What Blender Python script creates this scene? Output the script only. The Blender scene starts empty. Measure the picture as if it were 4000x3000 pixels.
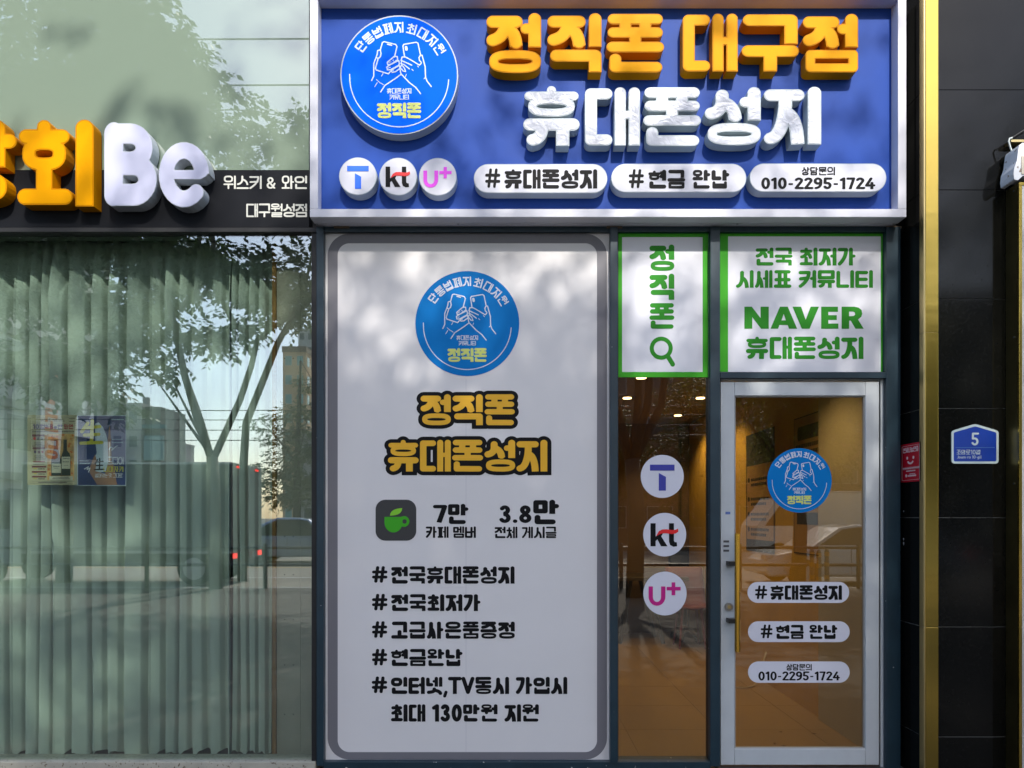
import bpy, bmesh, math, random
import numpy as np
from mathutils import Vector, geometry
random.seed(7)
rng = np.random.default_rng(11)
scene = bpy.context.scene
COL = scene.collection
R = math.radians

# ------------------------------------------------------------------ camera, sky, sun, exposure
D = 3.9614          # metres from the lens to the glazing plane (y = 0)
EYE = 1.5
FPX = 2773.0        # focal length in photograph pixels (4000 wide)
cam_d = bpy.data.cameras.new('camera')
cam_d.sensor_width = 36.0
cam_d.lens = 36.0 * FPX / 4000.0
cam_d.shift_y = 521.0 / 4000.0
cam_d.clip_start = 0.05
cam_d.clip_end = 2000.0
cam = bpy.data.objects.new('camera', cam_d)
cam.location = (0, -D, EYE)
cam.rotation_euler = (R(90), 0, 0)
COL.objects.link(cam)
scene.camera = cam

SUN_DIR = Vector((-0.19, 1.0, -0.93)).normalized()      # the way the light travels
world = bpy.data.worlds.new('World')
scene.world = world
world.use_nodes = True
wn = world.node_tree.nodes
bg = wn['Background']
sky = wn.new('ShaderNodeTexSky')
sky.sky_type = 'NISHITA'
sky.sun_disc = False
sky.sun_elevation = math.asin(-SUN_DIR.z)
sky.sun_rotation = math.atan2(-SUN_DIR.x, -SUN_DIR.y)
sky.altitude = 60
sky.air_density = 1.0
sky.dust_density = 1.6
sky.ozone_density = 1.0
world.node_tree.links.new(sky.outputs[0], bg.inputs[0])
bg.inputs[1].default_value = 0.15
sun_l = bpy.data.lights.new('sun', 'SUN')
sun_l.energy = 2.0
sun_l.angle = R(0.53)
sun_l.color = (1.0, 0.955, 0.88)
sun = bpy.data.objects.new('sun', sun_l)
sun.rotation_euler = SUN_DIR.to_track_quat('-Z', 'Y').to_euler()
sun.location = (3, -16, 16)
COL.objects.link(sun)
scene.view_settings.view_transform = 'Standard'
scene.view_settings.look = 'None'
scene.view_settings.exposure = 1.30
scene.view_settings.gamma = 1.0
scene.view_settings.use_curve_mapping = False
scene.cycles.use_denoising = True
scene.cycles.max_bounces = 7
scene.cycles.diffuse_bounces = 3
scene.cycles.glossy_bounces = 3
scene.cycles.transparent_max_bounces = 16
scene.cycles.sample_clamp_indirect = 6.0
scene.cycles.caustics_reflective = False
scene.cycles.caustics_refractive = False

def PX(px, y=0.0): return (px - 2000.0) / FPX * (D + y)
def PZ(py, y=0.0): return EYE + (2021.0 - py) / FPX * (D + y)
def RX(px, d): return (px - 2000.0) / FPX * d          # x of something mirrored in the glazing, d = whole light path
def RZ(py, d): return EYE + (2021.0 - py) / FPX * d

# ------------------------------------------------------------------ materials
MATS = {}
def srgb(r, g, b):
    f = lambda c: (c/255/12.92 if c/255 <= 0.04045 else ((c/255+0.055)/1.055)**2.4)
    return (f(r), f(g), f(b))
def mat(name, color, rough=0.5, metal=0.0, spec=0.5, coat=0.0, vary=None, bump=None, aniso=None, emit=None, coat_rough=0.03):
    """principled; vary=(scale, amount, stretch) modulates colour; bump=(scale, strength, stretch)"""
    if name in MATS: return MATS[name]
    m = bpy.data.materials.new(name); m.use_nodes = True
    nt = m.node_tree; b = nt.nodes['Principled BSDF']
    b.inputs['Base Color'].default_value = (*color, 1)
    b.inputs['Roughness'].default_value = rough
    b.inputs['Metallic'].default_value = metal
    b.inputs['Specular IOR Level'].default_value = spec
    b.inputs['Coat Weight'].default_value = coat
    b.inputs['Coat Roughness'].default_value = coat_rough
    if emit:
        b.inputs['Emission Color'].default_value = (*emit[0], 1)
        b.inputs['Emission Strength'].default_value = emit[1]
    def coords(stretch):
        tc = nt.nodes.new('ShaderNodeTexCoord'); mp = nt.nodes.new('ShaderNodeMapping')
        mp.inputs['Scale'].default_value = stretch
        nt.links.new(tc.outputs['Object'], mp.inputs[0]); return mp
    if vary:
        sc, am = vary[0], vary[1]; st = vary[2] if len(vary) > 2 else (1, 1, 1)
        mp = coords(st)
        n = nt.nodes.new('ShaderNodeTexNoise'); n.inputs['Scale'].default_value = sc
        n.inputs['Detail'].default_value = 6; n.inputs['Roughness'].default_value = 0.62
        nt.links.new(mp.outputs[0], n.inputs['Vector'])
        mr = nt.nodes.new('ShaderNodeMapRange')
        mr.inputs['From Min'].default_value = 0.3; mr.inputs['From Max'].default_value = 0.7
        mr.inputs['To Min'].default_value = 1 - am; mr.inputs['To Max'].default_value = 1 + am
        nt.links.new(n.outputs['Fac'], mr.inputs['Value'])
        mx = nt.nodes.new('ShaderNodeMix'); mx.data_type = 'RGBA'; mx.blend_type = 'MULTIPLY'
        mx.inputs[0].default_value = 1.0
        mx.inputs[6].default_value = (*color, 1)
        nt.links.new(mr.outputs[0], mx.inputs[7])
        nt.links.new(mx.outputs[2], b.inputs['Base Color'])
        r2 = nt.nodes.new('ShaderNodeMapRange')
        r2.inputs['To Min'].default_value = max(0.02, rough - 0.10); r2.inputs['To Max'].default_value = min(1, rough + 0.10)
        nt.links.new(n.outputs['Fac'], r2.inputs['Value'])
        nt.links.new(r2.outputs[0], b.inputs['Roughness'])
    if bump:
        sc, stg = bump[0], bump[1]; st = bump[2] if len(bump) > 2 else (1, 1, 1)
        mp = coords(st)
        n = nt.nodes.new('ShaderNodeTexNoise'); n.inputs['Scale'].default_value = sc
        n.inputs['Detail'].default_value = 4
        if len(bump) > 3: n.inputs['Distortion'].default_value = bump[3]
        nt.links.new(mp.outputs[0], n.inputs['Vector'])
        bp = nt.nodes.new('ShaderNodeBump'); bp.inputs['Strength'].default_value = stg
        bp.inputs['Distance'].default_value = 0.01
        nt.links.new(n.outputs['Fac'], bp.inputs['Height'])
        nt.links.new(bp.outputs[0], b.inputs['Normal'])
        if coat: nt.links.new(bp.outputs[0], b.inputs['Coat Normal'])
    MATS[name] = m
    return m
def schlick(nt, f0):
    lw = nt.nodes.new('ShaderNodeLayerWeight'); lw.inputs[0].default_value = 0.5
    p = nt.nodes.new('ShaderNodeMath'); p.operation = 'POWER'; p.inputs[1].default_value = 5.0
    mr = nt.nodes.new('ShaderNodeMath'); mr.operation = 'MULTIPLY_ADD'; mr.inputs[1].default_value = 1 - f0; mr.inputs[2].default_value = f0
    nt.links.new(lw.outputs['Facing'], p.inputs[0]); nt.links.new(p.outputs[0], mr.inputs[0]); return mr
def glass(name, tint, f0=0.1, wave=0.0):
    if name in MATS: return MATS[name]
    m = bpy.data.materials.new(name); m.use_nodes = True
    nt = m.node_tree; nt.nodes.remove(nt.nodes['Principled BSDF'])
    out = nt.nodes['Material Output']
    t = nt.nodes.new('ShaderNodeBsdfTransparent'); t.inputs[0].default_value = (*tint, 1)
    g = nt.nodes.new('ShaderNodeBsdfGlossy'); g.inputs['Roughness'].default_value = 0.0
    g.inputs['Color'].default_value = (1, 1, 1, 1)
    f = schlick(nt, f0)
    mx = nt.nodes.new('ShaderNodeMixShader')
    nt.links.new(f.outputs[0], mx.inputs[0]); nt.links.new(t.outputs[0], mx.inputs[1]); nt.links.new(g.outputs[0], mx.inputs[2])
    if wave:
        tc = nt.nodes.new('ShaderNodeTexCoord')
        n = nt.nodes.new('ShaderNodeTexNoise'); n.inputs['Scale'].default_value = 1.3; n.inputs['Detail'].default_value = 1
        bp = nt.nodes.new('ShaderNodeBump'); bp.inputs['Strength'].default_value = wave; bp.inputs['Distance'].default_value = 0.01
        nt.links.new(tc.outputs['Object'], n.inputs['Vector']); nt.links.new(n.outputs['Fac'], bp.inputs['Height'])
        nt.links.new(bp.outputs[0], g.inputs['Normal'])
    nt.links.new(mx.outputs[0], out.inputs[0])
    MATS[name] = m
    return m
def leaf_mat(name, c1, c2, trans=0.45):
    if name in MATS: return MATS[name]
    m = bpy.data.materials.new(name); m.use_nodes = True
    nt = m.node_tree; b = nt.nodes['Principled BSDF']; out = nt.nodes['Material Output']
    b.inputs['Roughness'].default_value = 0.5
    tc = nt.nodes.new('ShaderNodeTexCoord')
    n = nt.nodes.new('ShaderNodeTexNoise'); n.inputs['Scale'].default_value = 1.4; n.inputs['Detail'].default_value = 5
    cr = nt.nodes.new('ShaderNodeValToRGB')
    cr.color_ramp.elements[0].position = 0.35; cr.color_ramp.elements[0].color = (*c1, 1)
    cr.color_ramp.elements[1].position = 0.68; cr.color_ramp.elements[1].color = (*c2, 1)
    tr = nt.nodes.new('ShaderNodeBsdfTranslucent'); mx = nt.nodes.new('ShaderNodeMixShader'); mx.inputs[0].default_value = trans
    nt.links.new(tc.outputs['Object'], n.inputs['Vector']); nt.links.new(n.outputs['Fac'], cr.inputs[0])
    nt.links.new(cr.outputs[0], b.inputs['Base Color']); nt.links.new(cr.outputs[0], tr.inputs[0])
    nt.links.new(b.outputs[0], mx.inputs[1]); nt.links.new(tr.outputs[0], mx.inputs[2]); nt.links.new(mx.outputs[0], out.inputs[0])
    MATS[name] = m
    return m
def chipped(name, color, chip, scale=38, lim=0.66, rough=0.4):
    """paint with flecks knocked off"""
    if name in MATS: return MATS[name]
    m = mat(name, color, rough, vary=(9, 0.12))
    nt = m.node_tree; b = nt.nodes['Principled BSDF']
    src = b.inputs['Base Color'].links[0].from_socket
    tc = nt.nodes.new('ShaderNodeTexCoord'); n = nt.nodes.new('ShaderNodeTexNoise'); n.inputs['Scale'].default_value = scale
    n.inputs['Detail'].default_value = 3
    cr = nt.nodes.new('ShaderNodeValToRGB'); cr.color_ramp.elements[0].position = lim; cr.color_ramp.elements[1].position = lim + 0.02
    mx = nt.nodes.new('ShaderNodeMix'); mx.data_type = 'RGBA'
    nt.links.new(tc.outputs['Object'], n.inputs['Vector']); nt.links.new(n.outputs['Fac'], cr.inputs[0])
    nt.links.new(cr.outputs[0], mx.inputs[0]); nt.links.new(src, mx.inputs[6]); mx.inputs[7].default_value = (*chip, 1)
    nt.links.new(mx.outputs[2], b.inputs['Base Color'])
    return m

# ------------------------------------------------------------------ object helpers
def tag(o, label=None, cat=None, group=None, kind=None):
    if label: o['label'] = label
    if cat: o['category'] = cat
    if group: o['group'] = group
    if kind: o['kind'] = kind
    return o
def root(name, loc, label, cat, group=None):
    o = bpy.data.objects.new(name, None); o.location = loc; o.empty_display_size = 0.1
    COL.objects.link(o); tag(o, label, cat, group); return o
def origin_of(o):
    v = Vector((0, 0, 0))
    while o is not None:
        v += Vector(o.location); o = o.parent
    return v
class MB:
    """collects geometry in world coordinates"""
    def __init__(s): s.v = []; s.f = []; s.mi = []
    def add(s, vs, fs, mi=0):
        k = len(s.v); s.v += [tuple(p) for p in vs]; s.f += [tuple(i + k for i in f) for f in fs]; s.mi += [mi] * len(fs); return s
    def box(s, x0, x1, y0, y1, z0, z1, mi=0):
        x0, x1 = min(x0, x1), max(x0, x1); y0, y1 = min(y0, y1), max(y0, y1); z0, z1 = min(z0, z1), max(z0, z1)
        return s.add([(x0,y0,z0),(x1,y0,z0),(x1,y1,z0),(x0,y1,z0),(x0,y0,z1),(x1,y0,z1),(x1,y1,z1),(x0,y1,z1)],
                     [(0,3,2,1),(4,5,6,7),(0,1,5,4),(1,2,6,5),(2,3,7,6),(3,0,4,7)], mi)
    def tube(s, pts, rad, n=8, caps=True, mi=0):
        pts = [Vector(p) for p in pts]; rings = []
        if not isinstance(rad, (list, tuple)): rad = [rad] * len(pts)
        prev = None
        for i, p in enumerate(pts):
            t = (pts[min(i+1, len(pts)-1)] - pts[max(i-1, 0)]).normalized()
            a = t.orthogonal().normalized() if prev is None else (prev - t * prev.dot(t)).normalized()
            prev = a; b = t.cross(a)
            rings.append([p + (a * math.cos(2*math.pi*k/n) + b * math.sin(2*math.pi*k/n)) * rad[i] for k in range(n)])
        vs = [q for r in rings for q in r]; fs = []
        for i in range(len(pts) - 1):
            for k in range(n):
                fs.append((i*n+k, i*n+(k+1) % n, (i+1)*n+(k+1) % n, (i+1)*n+k))
        if caps: fs.append(tuple(range(n))[::-1]); fs.append(tuple((len(pts)-1)*n + k for k in range(n)))
        return s.add(vs, fs, mi)
    def poly(s, loops, to, back=None, mi=0, cap=True):
        """loops: 2-D outlines (outer and holes); to(u,v,w) -> world point; back = depth of the side walls"""
        for isl in (islands(loops) if cap else []):
            tri = geometry.tessellate_polygon([[Vector((u, v, 0)) for u, v in l] for l in isl])
            s.add([to(u, v, 0) for l in isl for u, v in l], [tuple(t) for t in tri], mi)
        if back is not None:
            for l in loops:
                n = len(l)
                s.add([to(u, v, 0) for u, v in l] + [to(u, v, back) for u, v in l],
                      [(i, (i+1) % n, n + (i+1) % n, n + i) for i in range(n)], mi)
        return s
    def build(s, name, m, parent=None, bevel=0.0, smooth=False, segs=2):
        off = origin_of(parent) if parent else Vector((0, 0, 0))
        me = bpy.data.meshes.new(name)
        me.from_pydata([(x-off.x, y-off.y, z-off.z) for x, y, z in s.v], [], s.f)
        for mm in (m if isinstance(m, (list, tuple)) else [m]): me.materials.append(mm)
        if any(s.mi): me.polygons.foreach_set('material_index', s.mi)
        if smooth: me.polygons.foreach_set('use_smooth', [True] * len(me.polygons))
        me.update()
        o = bpy.data.objects.new(name, me); COL.objects.link(o)
        if parent: o.parent = parent
        if bevel:
            bv = o.modifiers.new('bevel', 'BEVEL'); bv.width = bevel; bv.segments = segs; bv.limit_method = 'ANGLE'
        return o
def box(name, m, x0, x1, y0, y1, z0, z1, parent=None, bevel=0.0):
    return MB().box(x0, x1, y0, y1, z0, z1).build(name, m, parent, bevel)
def facing(y):
    """plane facing the street: u,v are photograph pixels measured on that plane"""
    return lambda u, v, w: (PX(u, y), y + w, PZ(v, y))
def ell(cx, cy, rx, ry=None, n=48):
    ry = ry or rx
    return [(cx + rx*math.cos(2*math.pi*i/n), cy + ry*math.sin(2*math.pi*i/n)) for i in range(n)]
def rrect(x0, y0, x1, y1, r, n=8):
    out = []
    for cx, cy, a in ((x1-r, y1-r, 0), (x0+r, y1-r, 90), (x0+r, y0+r, 180), (x1-r, y0+r, 270)):
        out += [(cx + r*math.cos(R(a + 90*i/n)), cy + r*math.sin(R(a + 90*i/n))) for i in range(n+1)]
    return out
def rect(x0, y0, x1, y1): return [(x0, y0), (x1, y0), (x1, y1), (x0, y1)]

# ------------------------------------------------------------------ lettering: strokes -> distance field -> outlines
GH = 1.15
def bez(a, b, c, n=8):
    return [((1-t)**2*a[0]+2*t*(1-t)*b[0]+t*t*c[0], (1-t)**2*a[1]+2*t*(1-t)*b[1]+t*t*c[1]) for t in [i/n for i in range(n+1)]]
def arc(cx, cy, rx, ry, a0, a1, n=14):
    return [(cx+rx*math.cos(R(a0+(a1-a0)*i/n)), cy+ry*math.sin(R(a0+(a1-a0)*i/n))) for i in range(n+1)]
INI = 'ㄱㄲㄴㄷㄸㄹㅁㅂㅃㅅㅆㅇㅈㅉㅊㅋㅌㅍㅎ'
VOW = 'ㅏㅐㅑㅒㅓㅔㅕㅖㅗㅘㅙㅚㅛㅜㅝㅞㅟㅠㅡㅢㅣ'
FIN = ' ㄱㄲㄳㄴㄵㄶㄷㄹㄺㄻㄼㄽㄾㄿㅀㅁㅂㅄㅅㅆㅇㅈㅊㅋㅌㅍㅎ'
NB = {'ㄱ': 1.6, 'ㄴ': 1.6, 'ㄷ': 2, 'ㄹ': 3, 'ㅁ': 2, 'ㅂ': 2.3, 'ㅅ': 1.6, 'ㅆ': 1.6, 'ㅇ': 2, 'ㅈ': 2, 'ㅊ': 2.8, 'ㅋ': 2.2, 'ㅌ': 3, 'ㅍ': 2, 'ㅎ': 3}
def cons(c, x0, y0, x1, y1, h, side=False):
    """strokes of one consonant inside the outline box; each stroke = (points, halfwidth, flat_start, flat_end)"""
    n = NB[c]; h = min(h, (y1-y0) / (2*n + 0.5*(n-1)))
    if c in 'ㄹㅂㅁ': h = min(h, (x1-x0) / 5.2)
    if c == 'ㅇ': h = min(h, (y1-y0)*0.192, (x1-x0)*0.20)
    if c == 'ㅁ': h = min(h, (y1-y0)*0.20)
    X0, X1, Y0, Y1 = x0+h, x1-h, y0+h, y1-h
    xm, ym = (X0+X1)/2, (Y0+Y1)/2; S = []
    def st(p, a=False, b=False, hh=None): S.append((p, hh or h, a, b))
    if c == 'ㄱ' or c == 'ㅋ':
        if side:
            st([(X0, Y1), (X1, Y1)] + bez((X1, Y1), (X1, ym-0.05), (X0, Y0))[1:])
            if c == 'ㅋ': st([(X0+0.02, ym+0.04), (X1-0.06, ym+0.08)])
        else:
            st([(X0, Y1), (X1, Y1), (X1, y0)], False, True)
            if c == 'ㅋ': st([(X0, ym), (X1, ym)])
    elif c == 'ㄴ': st([(X0, Y1), (X0, Y0), (X1, Y0)])
    elif c == 'ㄷ': st([(X1, Y1), (X0, Y1), (X0, Y0), (X1, Y0)])
    elif c == 'ㅌ': st([(X1, Y1), (X0, Y1), (X0, Y0), (X1, Y0)]); st([(X0, ym), (X1-0.02, ym)])
    elif c == 'ㄹ': st([(X0, Y1), (X1, Y1), (X1, ym), (X0, ym), (X0, Y0), (X1, Y0)])
    elif c == 'ㅁ': st([(X0, Y0), (X1, Y0), (X1, Y1), (X0, Y1), (X0, Y0)])
    elif c == 'ㅂ': st([(X0, Y1), (X0, Y0), (X1, Y0), (X1, Y1)]); st([(X0, ym+0.01), (X1, ym+0.01)])
    elif c in 'ㅅㅆ':
        def s1(a, b):
            m = (a+b)/2
            st([(m-0.02, Y1)] + bez((m-0.02, ym+0.12*(Y1-Y0)), (m-0.04, Y0+0.1*(Y1-Y0)), (a, Y0)))
            st(bez((m, ym+0.1*(Y1-Y0)), (b-0.02, ym-0.02), (b, y0)), False, True)
        if c == 'ㅅ': s1(X0, X1)
        else: h *= 0.7; s1(X0, xm-h*0.6); s1(xm+h*0.6, X1)
    elif c in 'ㅈㅊ':
        t = Y1
        if c == 'ㅊ': t = Y1 - (Y1-Y0)*0.27; st([(xm, Y1), (xm, t)], hh=h*0.95)
        st([(X0, t), (X1, t)])
        st([(xm+0.02, t)] + bez((xm+0.02, t-0.25*(t-Y0)), (xm-0.03, Y0+0.05), (X0, Y0)))
        st(bez((xm+0.05, t-0.42*(t-Y0)), (X1-0.02, t-0.5*(t-Y0)), (X1, y0)), False, True)
    elif c == 'ㅍ':
        w = (X1-X0)
        st([(X0, Y1), (X1, Y1)]); st([(X0, Y0), (X1, Y0)])
        st([(X0+w*0.27, Y1), (X0+w*0.27, Y0)]); st([(X0+w*0.73, Y1), (X0+w*0.73, Y0)])
    elif c == 'ㅎ':
        hh = (Y1-Y0); t = Y1 - hh*0.26
        st([(xm, Y1), (xm, t)], hh=h*0.95); st([(X0, t), (X1, t)])
        hr = h*0.88
        e = [(xm + (X1-X0)*0.43*a, (Y0 + t - h*0.9)/2 + (t - h*0.9 - Y0)/2*b) for a, b in
             [(math.copysign(abs(math.cos(R(q)))**0.75, math.cos(R(q))), math.copysign(abs(math.sin(R(q)))**0.75, math.sin(R(q)))) for q in range(0, 361, 15)]]
        st(e, hh=hr)
    elif c == 'ㅇ':
        e = [(xm + (X1-X0)/2*math.copysign(abs(math.cos(R(q)))**0.7, math.cos(R(q))), ym + (Y1-Y0)/2*math.copysign(abs(math.sin(R(q)))**0.7, math.sin(R(q)))) for q in range(0, 361, 12)]
        st(e)
    return S
def hangul(ch, h):
    k = ord(ch) - 0xAC00
    c, v, f = INI[k // 588], VOW[(k % 588) // 28], FIN[k % 28]
    S = []; ft = f != ' '; yb = 0.49 if ft else 0.0; gap = 0.055
    def stem(x, y0, y1, hh=None): S.append(([(x, y1-(hh or h)), (x, y0)], hh or h, False, True))
    def bar(pts, hh=None): S.append((pts, hh or h, False, False))
    def vert(v, h, y0, y1):
        """stems and nubs of an upright vowel; returns the right limit of what stands left of it"""
        m = (y0 + y1)/2 + 0.03; d = (y1-y0)*0.16; ns = (m,) if v in 'ㅏㅓㅔㅐㅣ' else (m+d, m-d)
        if v == 'ㅣ': stem(1-h, y0, y1, h); return 1-2*h-gap
        if v in 'ㅏㅑ':
            x = 1-h-0.15; stem(x, y0, y1, h)
            for q in ns: bar([(x, q), (1-h*0.9, q)], h*0.88)
            return x-h-gap
        if v in 'ㅓㅕ':
            stem(1-h, y0, y1, h)
            for q in ns: bar([(1-h, q), (1-2*h-0.11+h*0.6, q)], h*0.88)
            return 1-2*h-0.10
        hh = h*0.94; x2 = 1-hh; x1 = x2-2*hh-0.05
        stem(x1, y0, y1, hh); stem(x2, y0, y1, hh)
        if v in 'ㅐㅒ':
            for q in ns: bar([(x1, q), (x2, q)], hh*0.8)
            return x1-hh-gap*0.7
        for q in ns: bar([(x1, q), (x1-hh-0.09+hh*0.5, q)], hh*0.85)
        return x1-hh-0.075
    if v in 'ㅏㅐㅑㅒㅓㅔㅕㅖㅣ':
        if v in 'ㅐㅒㅔㅖ': h *= 0.93
        cx = vert(v, h, yb, GH)
        up = 0.03 if v in 'ㅓㅕㅣㅔ' else 0.0
        S += cons(c, 0, yb + (0.02 if ft else 0), cx, GH-up-0.02, h, side=not ft or c in 'ㄱㅋ')
        if ft: S += cons(f, 0.05, 0, 0.87 if v in 'ㅏㅑ' and f in 'ㄴㅁㅂㅇ' else 1.0, 0.44, h)
    elif v in 'ㅗㅛㅜㅠㅡ':
        if ft:
            h *= 0.89
            if v in 'ㅗㅛ':
                S += cons(c, 0.02, 0.68, 0.98, GH, h); b = 0.50
                bar([(h, b), (1-h, b)])
                for x in ((0.5,) if v == 'ㅗ' else (0.33, 0.67)): bar([(x, b), (x, 0.70)])
                S += cons(f, 0.05, 0, 0.97, 0.37, h)
            elif v == 'ㅡ':
                S += cons(c, 0.05, 0.66, 0.95, GH, h); bar([(h, 0.53), (1-h, 0.53)]); S += cons(f, 0.06, 0, 0.96, 0.40, h)
            else:
                S += cons(c, 0.04, 0.74, 0.96, GH, h); b = 0.60; bar([(h, b), (1-h, b)])
                for x in ((0.5,) if v == 'ㅜ' else (0.33, 0.67)): bar([(x, b), (x, 0.44)], h*0.9)
                S += cons(f, 0.06, 0, 0.96, 0.38, h)
        else:
            if v in 'ㅗㅛ':
                S += cons(c, 0.04, 0.42, 0.96, GH, h); bar([(h, h), (1-h, h)])
                for x in ((0.5,) if v == 'ㅗ' else (0.33, 0.67)): bar([(x, h), (x, 0.46)])
            elif v == 'ㅡ':
                S += cons(c, 0.04, 0.34, 0.96, GH, h); bar([(h, h), (1-h, h)])
            else:
                S += cons(c, 0.02, 0.55, 0.98, GH, h); b = 0.41
                bar([(h, b), (1-h, b)])
                if v == 'ㅜ': stem(0.5, 0, b+h)
                else:
                    S.append((bez((0.34, b), (0.34, 0.14), (0.17, h)), h*0.95, False, False)); stem(0.70, 0, b+h)
    else:
        h *= 0.91 if not ft else 0.83
        y0 = yb; right = {'ㅘ': 'ㅏ', 'ㅚ': 'ㅣ', 'ㅝ': 'ㅓ', 'ㅟ': 'ㅣ', 'ㅢ': 'ㅣ'}[v]
        cx = vert(right, h*1.12, yb, GH); hi = GH - y0
        if v in 'ㅘㅚ':
            S += cons(c, 0.02, y0+hi*0.40, cx-0.02, GH, h); b = y0+h+0.02
            bar([(h, b), (cx-h+0.02, b)]); bar([(cx/2, b), (cx/2, y0+hi*0.42)])
        elif v == 'ㅢ':
            S += cons(c, 0.03, y0+hi*0.38, cx-0.03, GH, h); bar([(h, y0+h+0.06), (cx-h+0.02, y0+h+0.10)])
        else:
            S += cons(c, 0.03, y0+hi*0.50, cx-0.03, GH, h); b = y0+hi*0.35
            bar([(h, b), (cx-h+0.02, b)]); bar([(cx/2, b), (cx/2, y0+h)])
        if ft: S += cons(f, 0.06, 0, 0.97, 0.41, h*1.02)
    return S
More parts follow.
